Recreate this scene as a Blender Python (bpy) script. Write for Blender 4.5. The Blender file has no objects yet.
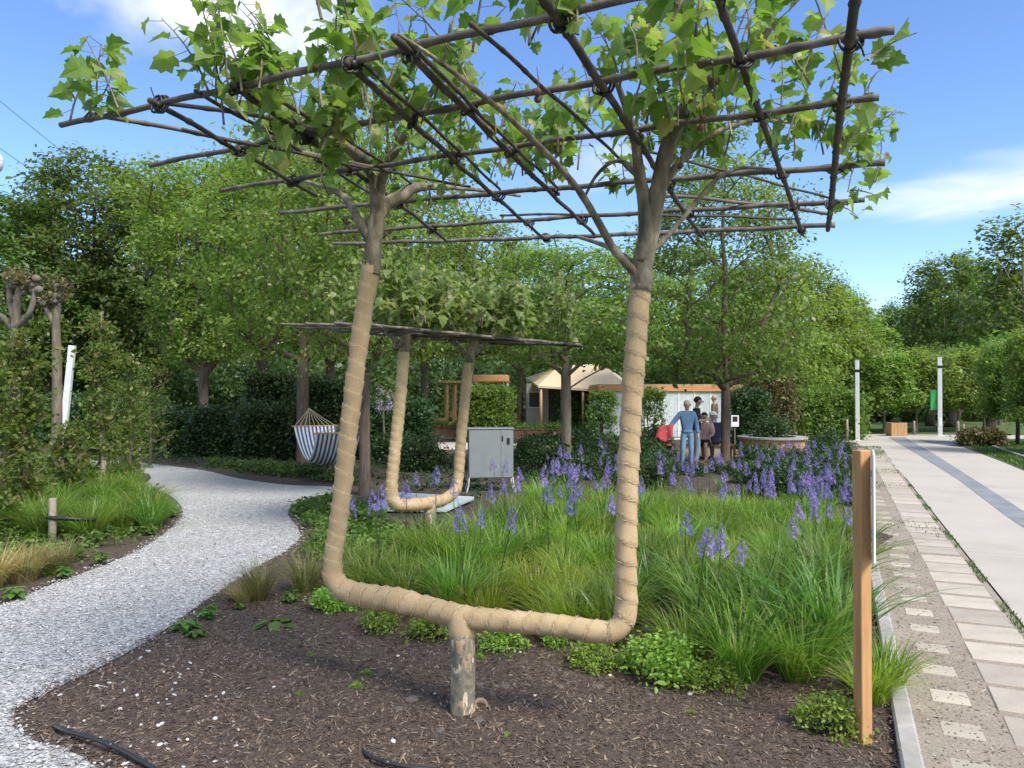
import bpy, math, random
import numpy as np
from mathutils import Vector, Matrix, noise as mnoise

random.seed(7)
RNG = np.random.default_rng(7)
R = math.radians
S = bpy.context.scene
COL = S.collection

# ------------------------------------------------------------------ camera model
CAMH, F, HOR = 1.8, 760.0, 394.0
PITCH = math.atan((HOR - 384.0) / F)
cp, sp = math.cos(PITCH), math.sin(PITCH)

def ray(px, py):
    x, y, z = (px - 512) / F, 1.0, (384 - py) / F
    return Vector((x, y * cp - z * sp, y * sp + z * cp))

def G(px, py, z=0.0):
    """the point at height z seen at a pixel of the photograph"""
    d = ray(px, py)
    t = (z - CAMH) / d.z
    return Vector((d.x * t, d.y * t, z))

def D(px, py, y):
    """the point at distance y seen at a pixel"""
    d = ray(px, py)
    t = y / d.y
    return Vector((d.x * t, y, CAMH + d.z * t))

cam_data = bpy.data.cameras.new('camera')
cam_data.sensor_width = 36
cam_data.lens = 36 * F / 1024
cam_data.clip_end = 3000
cam_data.clip_start = 0.05
cam = bpy.data.objects.new('camera', cam_data)
cam.location = (0, 0, CAMH)
cam.rotation_euler = (R(90) + PITCH, 0, 0)
COL.objects.link(cam)
S.camera = cam

# ------------------------------------------------------------------ render settings
S.render.engine = 'CYCLES'
S.cycles.use_denoising = True
try:
    S.cycles.denoiser = 'OPENIMAGEDENOISE'
    S.cycles.denoising_input_passes = 'RGB_ALBEDO_NORMAL'
except Exception:
    pass
S.cycles.max_bounces = 8
S.cycles.diffuse_bounces = 4
S.cycles.glossy_bounces = 2
S.cycles.transmission_bounces = 4
S.cycles.transparent_max_bounces = 6
S.view_settings.view_transform = 'Standard'
S.view_settings.look = 'None'
S.view_settings.gamma = 1
S.view_settings.exposure = 2.03

# ------------------------------------------------------------------ object helpers
def tag(o, label=None, cat=None, group=None, kind=None):
    if label: o['label'] = label
    if cat: o['category'] = cat
    if group: o['group'] = group
    if kind: o['kind'] = kind
    return o

def thing(name, label, cat, loc=(0, 0, 0), rz=0.0, group=None, scale=1.0):
    o = bpy.data.objects.new(name, None)
    o.empty_display_size = 0.1
    o.location = loc
    o.rotation_euler = (0, 0, rz)
    o.scale = (scale,) * 3 if not isinstance(scale, tuple) else scale
    COL.objects.link(o)
    return tag(o, label, cat, group)

def link(name, me, parent=None, mat=None):
    o = bpy.data.objects.new(name, me)
    if mat is not None and not me.materials:
        me.materials.append(mat)
    if parent is not None: o.parent = parent
    COL.objects.link(o)
    return o

def dup(root, loc, rz=0.0, scale=None, label=None, group=None):
    r = root.copy(); COL.objects.link(r)
    r.location = loc; r.rotation_euler = (root.rotation_euler.x, root.rotation_euler.y, rz)
    if scale is not None: r.scale = (scale,) * 3 if not isinstance(scale, tuple) else scale
    if label: r['label'] = label
    if group: r['group'] = group
    for ch in list(root.children):
        c = ch.copy(); COL.objects.link(c); c.parent = r
        for g in list(ch.children):
            d = g.copy(); COL.objects.link(d); d.parent = c
    return r

# ------------------------------------------------------------------ mesh helpers
def np_mesh(name, V, polys, smooth=True):
    """polys: list of (m,k) index arrays"""
    me = bpy.data.meshes.new(name)
    V = np.asarray(V, dtype=np.float32)
    polys = [np.asarray(p, dtype=np.int32) for p in polys if len(p)]
    nl = sum(p.size for p in polys); npoly = sum(len(p) for p in polys)
    me.vertices.add(len(V)); me.vertices.foreach_set('co', V.ravel())
    me.loops.add(nl); me.polygons.add(npoly)
    li = np.concatenate([p.ravel() for p in polys])
    tot = np.concatenate([np.full(len(p), p.shape[1], dtype=np.int32) for p in polys])
    st = np.concatenate([[0], np.cumsum(tot)[:-1]]).astype(np.int32)
    me.loops.foreach_set('vertex_index', li)
    me.polygons.foreach_set('loop_start', st)
    me.polygons.foreach_set('loop_total', tot)
    me.update(calc_edges=True)
    me.polygons.foreach_set('use_smooth', np.full(npoly, bool(smooth)))
    me.validate()
    return me

class MB:
    """collects shapes, builds ONE mesh"""
    def __init__(self):
        self.V = []; self.n = 0; self.P = {}
    def add(self, V, polys):
        V = np.asarray(V, dtype=np.float64).reshape(-1, 3)
        for p in polys:
            p = np.asarray(p, dtype=np.int64)
            if p.size == 0: continue
            if p.ndim == 1: p = p[None]
            self.P.setdefault(p.shape[1], []).append(p + self.n)
        self.V.append(V); self.n += len(V)
        return self
    def box(self, c, s, rz=0.0, bev=0.0, taper=1.0, rot=None):
        x, y, z = s[0] / 2, s[1] / 2, s[2] / 2
        b = min(bev, x * .9, y * .9, z * .9)
        if b <= 0:
            v = np.array([[-x, -y, -z], [x, -y, -z], [x, y, -z], [-x, y, -z], [-x, -y, z], [x, -y, z], [x, y, z], [-x, y, z]], float)
            v[4:, :2] *= taper
            f4 = [[0, 3, 2, 1], [4, 5, 6, 7], [0, 1, 5, 4], [1, 2, 6, 5], [2, 3, 7, 6], [3, 0, 4, 7]]
            polys = [f4]
        else:
            vs = []; 
            for sz in (-1, 1):
                for sy in (-1, 1):
                    for sx in (-1, 1):
                        vs += [[sx * x, sy * (y - b), sz * (z - b)], [sx * (x - b), sy * y, sz * (z - b)], [sx * (x - b), sy * (y - b), sz * z]]
            v = np.array(vs, float)
            def I(sx, sy, sz, k): return ((sz > 0) * 4 + (sy > 0) * 2 + (sx > 0)) * 3 + k
            f4 = []; f3 = []
            for s_ in (-1, 1):
                f4.append([I(s_, -1, -1, 0), I(s_, 1, -1, 0), I(s_, 1, 1, 0), I(s_, -1, 1, 0)][::s_])
                f4.append([I(-1, s_, -1, 1), I(-1, s_, 1, 1), I(1, s_, 1, 1), I(1, s_, -1, 1)][::s_])
                f4.append([I(-1, -1, s_, 2), I(1, -1, s_, 2), I(1, 1, s_, 2), I(-1, 1, s_, 2)][::s_])
            for a in (-1, 1):
                for c_ in (-1, 1):
                    f4.append([I(a, c_, -1, 0), I(a, c_, 1, 0), I(a, c_, 1, 1), I(a, c_, -1, 1)][::a * c_])
                    f4.append([I(a, -1, c_, 0), I(a, -1, c_, 2), I(a, 1, c_, 2), I(a, 1, c_, 0)][::a * c_])
                    f4.append([I(-1, a, c_, 1), I(1, a, c_, 1), I(1, a, c_, 2), I(-1, a, c_, 2)][::a * c_])
            for sx in (-1, 1):
                for sy in (-1, 1):
                    for sz in (-1, 1):
                        f3.append([I(sx, sy, sz, 0), I(sx, sy, sz, 1), I(sx, sy, sz, 2)][::sx * sy * sz])
            v[:, :2] *= np.where(v[:, 2:3] > 0, taper, 1.0)
            polys = [f4, f3]
        if rot is not None:
            v = v @ np.array(rot).T
        elif rz:
            c_, s_ = math.cos(rz), math.sin(rz)
            v = v @ np.array([[c_, -s_, 0], [s_, c_, 0], [0, 0, 1]]).T
        return self.add(v + np.array(c, float), polys)
    def tube(self, pts, rad, seg=8, caps=True, rfun=None):
        pts = np.array([list(p) for p in pts], float)
        n = len(pts)
        rad = np.full(n, rad, float) if np.isscalar(rad) else np.asarray(rad, float)
        T = np.gradient(pts, axis=0)
        T /= np.linalg.norm(T, axis=1)[:, None] + 1e-12
        up = np.array([0, 0, 1.0]) if abs(T[0, 2]) < .9 else np.array([1.0, 0, 0])
        N = np.cross(up, T[0]); N /= np.linalg.norm(N)
        ang = np.arange(seg) / seg * 2 * math.pi
        V = np.zeros((n, seg, 3))
        for i in range(n):
            N = N - T[i] * np.dot(N, T[i]); N /= np.linalg.norm(N) + 1e-12
            B = np.cross(T[i], N)
            r = rad[i] if rfun is None else rad[i] * rfun(i, ang)
            V[i] = pts[i] + (np.cos(ang)[:, None] * N + np.sin(ang)[:, None] * B) * (r if np.isscalar(r) else r[:, None])
        i0 = (np.arange(n - 1)[:, None] * seg + np.arange(seg)[None]).ravel()
        j = (np.arange(n - 1)[:, None] * seg + (np.arange(seg)[None] + 1) % seg).ravel()
        q = np.stack([i0, j, j + seg, i0 + seg], 1)
        polys = [q]
        if caps:
            polys += [np.arange(seg)[::-1][None], ((n - 1) * seg + np.arange(seg))[None]]
        return self.add(V.reshape(-1, 3), polys)
    def ell(self, c, r, su=14, sv=10, rot=None):
        th = np.linspace(0, math.pi, sv + 1)[1:-1]
        ph = np.arange(su) / su * 2 * math.pi
        ring = np.stack([np.sin(th)[:, None] * np.cos(ph)[None], np.sin(th)[:, None] * np.sin(ph)[None], np.cos(th)[:, None] * np.ones(su)[None]], -1).reshape(-1, 3)
        v = np.vstack([[[0, 0, 1]], ring, [[0, 0, -1]]]) * np.array(r)
        if rot is not None: v = v @ np.array(rot).T
        v = v + np.array(c, float)
        q = []; t = []
        m = sv - 1
        for a in range(su):
            b = (a + 1) % su
            t.append([0, 1 + a, 1 + b]); t.append([1 + m * su, 1 + (m - 1) * su + b, 1 + (m - 1) * su + a])
            for k in range(m - 1):
                q.append([1 + k * su + a, 1 + (k + 1) * su + a, 1 + (k + 1) * su + b, 1 + k * su + b])
        return self.add(v, [q, t])
    def prism(self, outline, z0, z1):
        o = np.array(outline, float); n = len(o)
        v = np.vstack([np.c_[o, np.full(n, z0)], np.c_[o, np.full(n, z1)]])
        i = np.arange(n); j = (i + 1) % n
        return self.add(v, [np.stack([i, j, j + n, i + n], 1), i[::-1][None], (i + n)[None]])
    def mesh(self, name, smooth=False):
        return np_mesh(name, np.vstack(self.V), [np.vstack(p) for p in self.P.values()], smooth)
    def build(self, name, mat, parent=None, smooth=False):
        return link(name, self.mesh(name, smooth), parent, mat)

def basis(n, spin=None):
    """rotation matrices (N,3,3): columns = local x, y, z(=n)"""
    n = n / (np.linalg.norm(n, axis=1)[:, None] + 1e-9)
    N = len(n)
    a = RNG.normal(size=(N, 3)) if spin is None else spin
    x = a - n * np.sum(a * n, 1)[:, None]
    x /= np.linalg.norm(x, axis=1)[:, None] + 1e-9
    y = np.cross(n, x)
    return np.stack([x, y, n], axis=2)

def scatter(tv, tp, pos, rot, sc):
    """copies of a template: returns V, polys"""
    tv = np.asarray(tv, float); K = len(tv); N = len(pos)
    sc = np.asarray(sc, float)
    sc = sc[:, None, None] if sc.ndim == 1 else sc[:, None, :]
    V = np.einsum('nij,nkj->nki', rot, tv[None] * sc) + pos[:, None, :]
    off = (np.arange(N) * K)
    P = [(np.asarray(p)[None] + off[:, None, None]).reshape(-1, np.asarray(p).shape[1]) for p in tp]
    return V.reshape(-1, 3), P

# leaf templates lie along +x, unit length
LEAF_Q = (np.array([[-.5, 0, 0], [0, -.30, .05], [.5, 0, -.06], [0, .30, .05]]), [[[0, 1, 2, 3]]])
LEAF_O = (np.array([[-.5, 0, 0], [-.15, -.26, .05], [.25, -.2, .04], [.5, 0, -.08], [.25, .2, .04], [-.15, .26, .05], [0.05, 0, -.02]]),
          [[[0, 1, 6, 5], [1, 2, 3, 6], [6, 3, 4, 5]]])
_pl = [(0, 0), (-.10, -.18), (-.02, -.46), (.14, -.36), (.32, -.56), (.47, -.36), (.66, -.34), (.72, -.17), (.96, 0), (.72, .17), (.66, .34), (.47, .36), (.32, .56), (.14, .36), (-.02, .46), (-.10, .18)]
def plane_leaf(droop, fold, twist):
    v = np.array([(x, y, fold * abs(y) - droop * x * x + twist * x * y) for x, y in _pl] + [(.32, 0, -.03)]); return (v, [[[16, i, (i + 1) % 16] for i in range(16)]])
PLANE_SET = [plane_leaf(.22, .25, .1), plane_leaf(.55, .45, -.3), plane_leaf(.35, -.25, .4), plane_leaf(.7, .15, .2)]
_pv = np.array([(x, y, .25 * abs(y) - .22 * x * x) for x, y in _pl] + [(.32, 0, 0.0)])
LEAF_PLANE = (_pv, [[[16, i, (i + 1) % 16] for i in range(16)]])

# ------------------------------------------------------------------ materials
def M(name):
    m = bpy.data.materials.new(name); m.use_nodes = True
    nt = m.node_tree
    return m, nt, nt.nodes['Principled BSDF'], nt.nodes['Material Output']

def N(nt, typ, **kw):
    n = nt.nodes.new(typ)
    for k, v in kw.items():
        if k.startswith('i_'):
            n.inputs[int(k[2:])].default_value = v
        else:
            setattr(n, k, v)
    return n

def ramp(nt, fac, stops, interp='LINEAR'):
    r = nt.nodes.new('ShaderNodeValToRGB')
    r.color_ramp.interpolation = interp
    e = r.color_ramp.elements
    while len(e) < len(stops): e.new(0.5)
    for el, (p, c) in zip(e, stops):
        el.position = p; el.color = (*c, 1)
    nt.links.new(fac, r.inputs[0])
    return r.outputs[0]

def mix(nt, fac, a, b, mode='MIX'):
    m = nt.nodes.new('ShaderNodeMix'); m.data_type = 'RGBA'; m.blend_type = mode
    if isinstance(fac, (int, float)): m.inputs[0].default_value = fac
    else: nt.links.new(fac, m.inputs[0])
    for s, v in ((6, a), (7, b)):
        if isinstance(v, tuple): m.inputs[s].default_value = (*v, 1)
        else: nt.links.new(v, m.inputs[s])
    return m.outputs[2]

def noise(nt, scale, detail=4, rough=.55, coord='Object', stretch=None, dist=0.0):
    tc = nt.nodes.new('ShaderNodeTexCoord')
    src = tc.outputs[coord]
    if stretch:
        mp = nt.nodes.new('ShaderNodeMapping'); mp.inputs['Scale'].default_value = stretch
        nt.links.new(src, mp.inputs[0]); src = mp.outputs[0]
    n = nt.nodes.new('ShaderNodeTexNoise')
    n.inputs['Scale'].default_value = scale; n.inputs['Detail'].default_value = detail
    n.inputs['Roughness'].default_value = rough; n.inputs['Distortion'].default_value = dist
    nt.links.new(src, n.inputs['Vector'])
    return n.outputs['Fac']

def bump(nt, bsdf, h, strength=.4, dist=.02):
    b = nt.nodes.new('ShaderNodeBump'); b.inputs['Strength'].default_value = strength; b.inputs['Distance'].default_value = dist
    nt.links.new(h, b.inputs['Height']); nt.links.new(b.outputs[0], bsdf.inputs['Normal'])

def noisy(name, stops, scale=5, rough=.85, detail=5, stretch=None, bs=.3, bd=.01, coord='Object', bscale=None, metal=0.0):
    m, nt, b, o = M(name)
    f = noise(nt, scale, detail, coord=coord, stretch=stretch)
    nt.links.new(ramp(nt, f, stops), b.inputs['Base Color'])
    b.inputs['Roughness'].default_value = rough; b.inputs['Metallic'].default_value = metal
    if bs: bump(nt, b, noise(nt, bscale or scale * 4, 4, coord=coord, stretch=stretch), bs, bd)
    return m

def flat(name, c, rough=.6, metal=0.0, var=.12):
    lo = tuple(x * (1 - var) for x in c); hi = tuple(min(1, x * (1 + var)) for x in c)
    return noisy(name, [(.3, lo), (.7, hi)], 6, rough, bs=.08, bd=.004, metal=metal)

def leafmat(name, stops, transl=.35, rough=.42, tint=(1.45, 1.55, .7), spec=.4):
    """stops: colour over a random number per leaf"""
    m, nt, b, o = M(name)
    g = nt.nodes.new('ShaderNodeNewGeometry')
    c = ramp(nt, g.outputs['Random Per Island'], stops)
    oi = nt.nodes.new('ShaderNodeObjectInfo')
    hs = nt.nodes.new('ShaderNodeHueSaturation')
    mr = N(nt, 'ShaderNodeMapRange'); mr.inputs[3].default_value = .478; mr.inputs[4].default_value = .514
    nt.links.new(oi.outputs['Random'], mr.inputs[0]); nt.links.new(mr.outputs[0], hs.inputs['Hue'])
    mv = N(nt, 'ShaderNodeMapRange'); mv.inputs[3].default_value = .8; mv.inputs[4].default_value = 1.25
    nt.links.new(oi.outputs['Random'], mv.inputs[0]); nt.links.new(mv.outputs[0], hs.inputs['Value'])
    nt.links.new(c, hs.inputs['Color'])
    c = hs.outputs[0]
    nt.links.new(c, b.inputs['Base Color'])
    b.inputs['Roughness'].default_value = rough
    b.inputs['Specular IOR Level'].default_value = spec
    t = nt.nodes.new('ShaderNodeBsdfTranslucent')
    nt.links.new(mix(nt, 1.0, c, tint, 'MULTIPLY'), t.inputs[0])
    ms = nt.nodes.new('ShaderNodeMixShader'); ms.inputs[0].default_value = transl
    nt.links.new(b.outputs[0], ms.inputs[1]); nt.links.new(t.outputs[0], ms.inputs[2])
    nt.links.new(ms.outputs[0], o.inputs[0])
    return m

def islandmat(name, stops, rough=.8, interp='LINEAR'):
    m, nt, b, o = M(name)
    g = nt.nodes.new('ShaderNodeNewGeometry')
    nt.links.new(ramp(nt, g.outputs['Random Per Island'], stops, interp), b.inputs['Base Color'])
    b.inputs['Roughness'].default_value = rough
    return m

MT = {}
MT['leaf_bright'] = leafmat('bright_leaf', [(0, (.095, .17, .032)), (.5, (.165, .255, .055)), (1, (.27, .345, .10))], 0.52)
MT['leaf_mid'] = leafmat('mid_leaf', [(0, (.08, .15, .032)), (.5, (.13, .21, .05)), (1, (.21, .29, .08))], 0.5)
MT['leaf_dark'] = leafmat('dark_leaf', [(0, (.06, .12, .03)), (.5, (.10, .175, .042)), (1, (.165, .24, .065))], 0.47)
MT['leaf_far'] = leafmat('far_leaf', [(0, (.04, .08, .028)), (.6, (.06, .11, .036)), (1, (.095, .155, .05))], 0.4)
MT['leaf_pale'] = leafmat('pale_leaf', [(0, (.12, .18, .05)), (1, (.24, .28, .10))], .35)
MT['leaf_hornbeam'] = leafmat('hornbeam_leaf', [(0, (.07, .135, .025)), (.5, (.12, .19, .04)), (.85, (.18, .235, .06)), (1, (.28, .21, .09))], 0.48)
MT['leaf_plane'] = leafmat('plane_leaf', [(0, (.095, .165, .035)), (.5, (.15, .235, .055)), (.9, (.23, .30, .10)), (1, (.30, .24, .11))], 0.5, .42)
MT['leaf_silver'] = leafmat('plane_leaf_pale', [(0, (.12, .215, .055)), (.55, (.20, .30, .09)), (1, (.33, .40, .18))], 0.45, .45)
MT['leaf_shrub'] = leafmat('shrub_leaf', [(0, (.02, .048, .017)), (.6, (.038, .08, .025)), (1, (.07, .13, .04))], 0.25, .45)
MT['leaf_red'] = leafmat('reddish_leaf', [(0, (.06, .08, .03)), (.6, (.12, .11, .05)), (1, (.22, .14, .08))], .3)
MT['leaf_fresh'] = leafmat('fresh_leaf', [(0, (.15, .25, .035)), (.5, (.22, .35, .06)), (1, (.31, .44, .11))], 0.42)
MT['leaf_cover'] = leafmat('cover_leaf', [(0, (.06, .135, .025)), (.6, (.105, .205, .04)), (1, (.17, .28, .07))], 0.38)
MT['grass'] = leafmat('sedge_blade', [(0, (.085, .175, .022)), (.5, (.15, .26, .04)), (.9, (.235, .33, .07)), (1, (.38, .36, .16))], 0.45, .4)
MT['grass_lime'] = leafmat('lime_blade', [(0, (.15, .24, .022)), (.5, (.24, .34, .04)), (1, (.36, .42, .09))], 0.42, .4)
MT['grass_blue'] = leafmat('blue_green_blade', [(0, (.065, .14, .028)), (.6, (.11, .205, .04)), (1, (.17, .27, .065))], 0.4, .35)
MT['grass_brown'] = leafmat('straw_blade', [(0, (.16, .17, .05)), (.4, (.30, .24, .10)), (1, (.48, .36, .18))], .3, .55)
MT['lawn'] = leafmat('lawn_blade', [(0, (.04, .09, .016)), (1, (.10, .16, .035))], .3)
MT['petal'] = leafmat('blue_petal', [(0, (.15, .115, .36)), (.5, (.24, .19, .49)), (1, (.38, .33, .64))], 0.3, .5, (1.1, 1.0, 1.1))
MT['stem'] = leafmat('flower_stem', [(0, (.035, .05, .025)), (1, (.06, .08, .035))], .1)

def bark(name, c0, c1, scale=14):
    return noisy(name, [(.3, c0), (.7, c1)], scale, .9, stretch=(1, 1, .25), bs=.7, bd=.02)
MT['bark_grey'] = bark('grey_bark', (.10, .085, .065), (.22, .19, .15))
MT['bark_brown'] = bark('brown_bark', (.075, .055, .04), (.16, .12, .09))
MT['bark_dark'] = bark('dark_bark', (.035, .028, .022), (.08, .065, .05))
MT['bark_pale'] = bark('pale_bark', (.16, .14, .11), (.34, .30, .24))
MT['limb'] = noisy('smooth_limb_bark', [(.3, (.06, .05, .038)), (.47, (.14, .122, .088)), (.56, (.21, .185, .13)), (.68, (.31, .28, .20))], 13, .85, detail=7, stretch=(1, 1, .45), bs=.8, bd=.012, bscale=45)

def plane_bark():
    m, nt, b, o = M('flaking_plane_bark')
    tc = nt.nodes.new('ShaderNodeTexCoord')
    n1 = noise(nt, 26, 3, dist=.6, stretch=(1, 1, .55))
    base = ramp(nt, noise(nt, 40, 5), [(.3, (.10, .095, .07)), (.7, (.23, .21, .165))])
    c = mix(nt, ramp(nt, n1, [(.53, (0, 0, 0)), (.55, (1, 1, 1))]), base, (.34, .25, .15))
    n2 = noise(nt, 17, 2, dist=.4, stretch=(1, 1, .4))
    c = mix(nt, ramp(nt, n2, [(.625, (0, 0, 0)), (.64, (1, 1, 1))]), c, (.52, .45, .34))
    nt.links.new(c, b.inputs['Base Color']); b.inputs['Roughness'].default_value = .85
    bump(nt, b, n1, .5, .006)
    return m
MT['plane_bark'] = plane_bark()

def burlap():
    m, nt, b, o = M('burlap')
    tc = nt.nodes.new('ShaderNodeTexCoord')
    h = None
    for ax in ((1, 0, 0), (0, 0, 1)):
        w = N(nt, 'ShaderNodeTexWave'); w.inputs['Scale'].default_value = 90; w.inputs['Distortion'].default_value = 2.0
        w.inputs['Detail'].default_value = 2
        w.bands_direction = 'X' if ax[0] else 'Z'
        nt.links.new(tc.outputs['Object'], w.inputs[0])
        if h is None: h = w.outputs['Fac']
        else:
            mm = N(nt, 'ShaderNodeMath', operation='ADD'); nt.links.new(h, mm.inputs[0]); nt.links.new(w.outputs['Fac'], mm.inputs[1]); h = mm.outputs[0]
    c = ramp(nt, noise(nt, 7, 5), [(.25, (.335, .243, .136)), (.5, (.435, .328, .195)), (.8, (.55, .435, .28))])
    c2 = mix(nt, .35, c, ramp(nt, noise(nt, 160, 2), [(.3, (.28, .19, .10)), (.7, (.62, .47, .29))]))
    nt.links.new(c2, b.inputs['Base Color']); b.inputs['Roughness'].default_value = .95
    b.inputs['Specular IOR Level'].default_value = .1
    bump(nt, b, h, .35, .003)
    return m
MT['burlap'] = burlap()
MT['thread'] = flat('jute_thread', (.58, .46, .29), .95)
MT['cane'] = noisy('weathered_cane', [(.25, (.045, .036, .030)), (.5, (.10, .085, .07)), (.78, (.24, .215, .18))], 6, .7, stretch=(2, 2, 2), bs=.3, bd=.004, bscale=60)
MT['cane_dark'] = noisy('dark_cane', [(.25, (.022, .017, .014)), (.5, (.05, .04, .033)), (.8, (.13, .11, .09))], 6, .7, stretch=(2, 2, 2), bs=.3, bd=.004, bscale=60)
MT['black_tie'] = flat('black_rubber', (.012, .012, .013), .5)
MT['hose'] = flat('black_hose_plastic', (.022, .023, .025), .38)

def wood(name, c0, c1, scale=4, stretch=(6, 6, .6)):
    m, nt, b, o = M(name)
    f = noise(nt, scale, 5, .6, stretch=stretch, dist=.5)
    nt.links.new(ramp(nt, f, [(.3, c0), (.7, c1)]), b.inputs['Base Color'])
    b.inputs['Roughness'].default_value = .65
    bump(nt, b, f, .2, .003)
    return m
MT['wood_post'] = wood('larch_wood', (.34, .175, .068), (.53, .30, .125))
MT['wood_planter'] = wood('planter_wood', (.38, .22, .10), (.56, .34, .16))
MT['wood_grey'] = wood('grey_stake_wood', (.17, .14, .11), (.34, .29, .23))
MT['white_sheet'] = flat('white_panel_sheet', (.75, .76, .78), .4, var=.05)
MT['white_pole'] = flat('white_powder_coat', (.62, .64, .66), .4, var=.08)
MT['cabinet'] = flat('grey_enamel', (.20, .22, .23), .5, var=.06)
MT['dark'] = flat('dark_label', (.012, .012, .016), .4)
MT['concrete'] = noisy('kerb_concrete', [(.25, (.24, .23, .215)), (.6, (.33, .32, .30)), (.8, (.42, .41, .39))], 9, .9, bs=.35, bd=.004, bscale=90)
def slabmat():
    m, nt, b, o = M('cream_slab')
    f = noise(nt, 3.0, 7, .65); f2 = noise(nt, 110, 4)
    c = ramp(nt, f, [(.28, (.30, .265, .215)), (.5, (.425, .385, .325)), (.8, (.49, .45, .39))])
    c = mix(nt, .2, c, ramp(nt, f2, [(.3, (.22, .19, .15)), (.7, (.68, .62, .53))]))
    oi = nt.nodes.new('ShaderNodeObjectInfo'); c = mix(nt, 1.0, c, ramp(nt, oi.outputs['Random'], [(0, (.78, .77, .75)), (1, (1.06, 1.05, 1.03))]), 'MULTIPLY')
    nt.links.new(c, b.inputs['Base Color']); b.inputs['Roughness'].default_value = .85; bump(nt, b, f2, .3, .003); return m
MT['slab'] = slabmat()
_unused = noisy('cream_slab', [(.2, (.36, .315, .25)), (.55, (.50, .44, .365)), (.85, (.56, .51, .43))], 3.2, .85, bs=.25, bd=.003, bscale=120)
MT['corten'] = noisy('rusty_steel', [(.3, (.075, .036, .022)), (.7, (.16, .075, .042))], 4, .8, bs=.2)
MT['paving'] = noisy('pale_paving', [(.3, (.42, .40, .37)), (.7, (.54, .52, .48))], 3, .85, bs=.15)
MT['fascia'] = wood('orange_larch_fascia', (.45, .21, .075), (.66, .36, .15), 3, (.5, .5, 6))
MT['canvas'] = flat('tan_canvas', (.62, .48, .34), .8, var=.07)
MT['pav_grey'] = flat('grey_plaster', (.34, .335, .33), .8)
MT['pav_dark'] = flat('dark_opening', (.03, .03, .032), .5)
MT['frosted'] = flat('pale_glazing', (.52, .60, .63), .18, var=.12)
MT['red_cloth'] = flat('red_cloth', (.36, .04, .05), .8)
MT['brown_cloth'] = flat('brown_leather', (.12, .06, .035), .6)
MT['green_banner'] = flat('green_banner_cloth', (.05, .42, .10), .7)
MT['skin'] = flat('skin', (.46, .27, .19), .55, var=.06)

# ------------------------------------------------------------------ world: sky with a few clouds, plus unseen ones added as white fill
SUN_DIR = Vector((0.55, -0.62, 0.95)).normalized()
sun_el = math.asin(SUN_DIR.z)
sun_az = math.atan2(SUN_DIR.x, SUN_DIR.y)
W = bpy.data.worlds.new('World'); S.world = W; W.use_nodes = True
nt = W.node_tree
bg = nt.nodes['Background']
sky = nt.nodes.new('ShaderNodeTexSky'); sky.sky_type = 'NISHITA'; sky.sun_disc = False
sky.sun_elevation = sun_el; sky.sun_rotation = sun_az
sky.air_density = 1.0; sky.dust_density = .05; sky.ozone_density = 3.5
tc = nt.nodes.new('ShaderNodeTexCoord')
mask = None
def cloud(px, py, rad, scale, lo, hi, stretch, amp):
    global mask
    d = ray(px, py).normalized()
    sub = N(nt, 'ShaderNodeVectorMath', operation='SUBTRACT'); nt.links.new(tc.outputs['Generated'], sub.inputs[0]); sub.inputs[1].default_value = d
    ml = N(nt, 'ShaderNodeVectorMath', operation='MULTIPLY'); nt.links.new(sub.outputs[0], ml.inputs[0]); ml.inputs[1].default_value = stretch
    ln = N(nt, 'ShaderNodeVectorMath', operation='LENGTH'); nt.links.new(ml.outputs[0], ln.inputs[0])
    fall = N(nt, 'ShaderNodeMapRange', interpolation_type='SMOOTHSTEP'); nt.links.new(ln.outputs['Value'], fall.inputs[0])
    fall.inputs[1].default_value = 0; fall.inputs[2].default_value = rad; fall.inputs[3].default_value = 1; fall.inputs[4].default_value = 0
    nz = N(nt, 'ShaderNodeTexNoise'); nz.inputs['Scale'].default_value = scale; nz.inputs['Detail'].default_value = 7; nz.inputs['Roughness'].default_value = .56
    nz.inputs['Distortion'].default_value = .3
    mp = N(nt, 'ShaderNodeVectorMath', operation='MULTIPLY'); nt.links.new(tc.outputs['Generated'], mp.inputs[0]); mp.inputs[1].default_value = stretch
    nt.links.new(mp.outputs[0], nz.inputs['Vector'])
    ad = N(nt, 'ShaderNodeMath', operation='MULTIPLY_ADD'); nt.links.new(fall.outputs[0], ad.inputs[0]); ad.inputs[1].default_value = .75
    nt.links.new(nz.outputs['Fac'], ad.inputs[2])
    th = N(nt, 'ShaderNodeMapRange', interpolation_type='SMOOTHSTEP'); nt.links.new(ad.outputs[0], th.inputs[0])
    th.inputs[1].default_value = lo; th.inputs[2].default_value = hi; th.inputs[3].default_value = 0; th.inputs[4].default_value = amp
    if mask is None: mask = th.outputs[0]
    else:
        mx = N(nt, 'ShaderNodeMath', operation='MAXIMUM'); nt.links.new(mask, mx.inputs[0]); nt.links.new(th.outputs[0], mx.inputs[1]); mask = mx.outputs[0]
cloud(210, -20, .33, 5.5, .80, 1.2, (1, 1, 1.5), .95)
cloud(1010, 184, .34, 6.0, .76, 1.45, (1, 1, 5.2), .85)
cloud(600, 160, .18, 6.0, .85, 1.4, (1, 1, 2.0), .6)
cloud(900, -2600, 1.1, 2.2, .78, 1.15, (1, 1, 1.2), .9)  # overhead and out of view, gives white fill light
def fill_cloud(d, rad, scale, lo, hi, stretch, amp):  # unseen clouds behind the camera, added to whiten the fill light
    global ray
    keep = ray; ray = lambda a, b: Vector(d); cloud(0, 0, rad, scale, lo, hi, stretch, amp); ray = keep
fill_cloud((.2, -.9, .45), 1.2, 2.0, .70, 1.1, (1, 1, 1.3), .9)
fill_cloud((-.9, -.3, .5), .8, 2.6, .8, 1.2, (1, 1, 1.3), .85)
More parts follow.
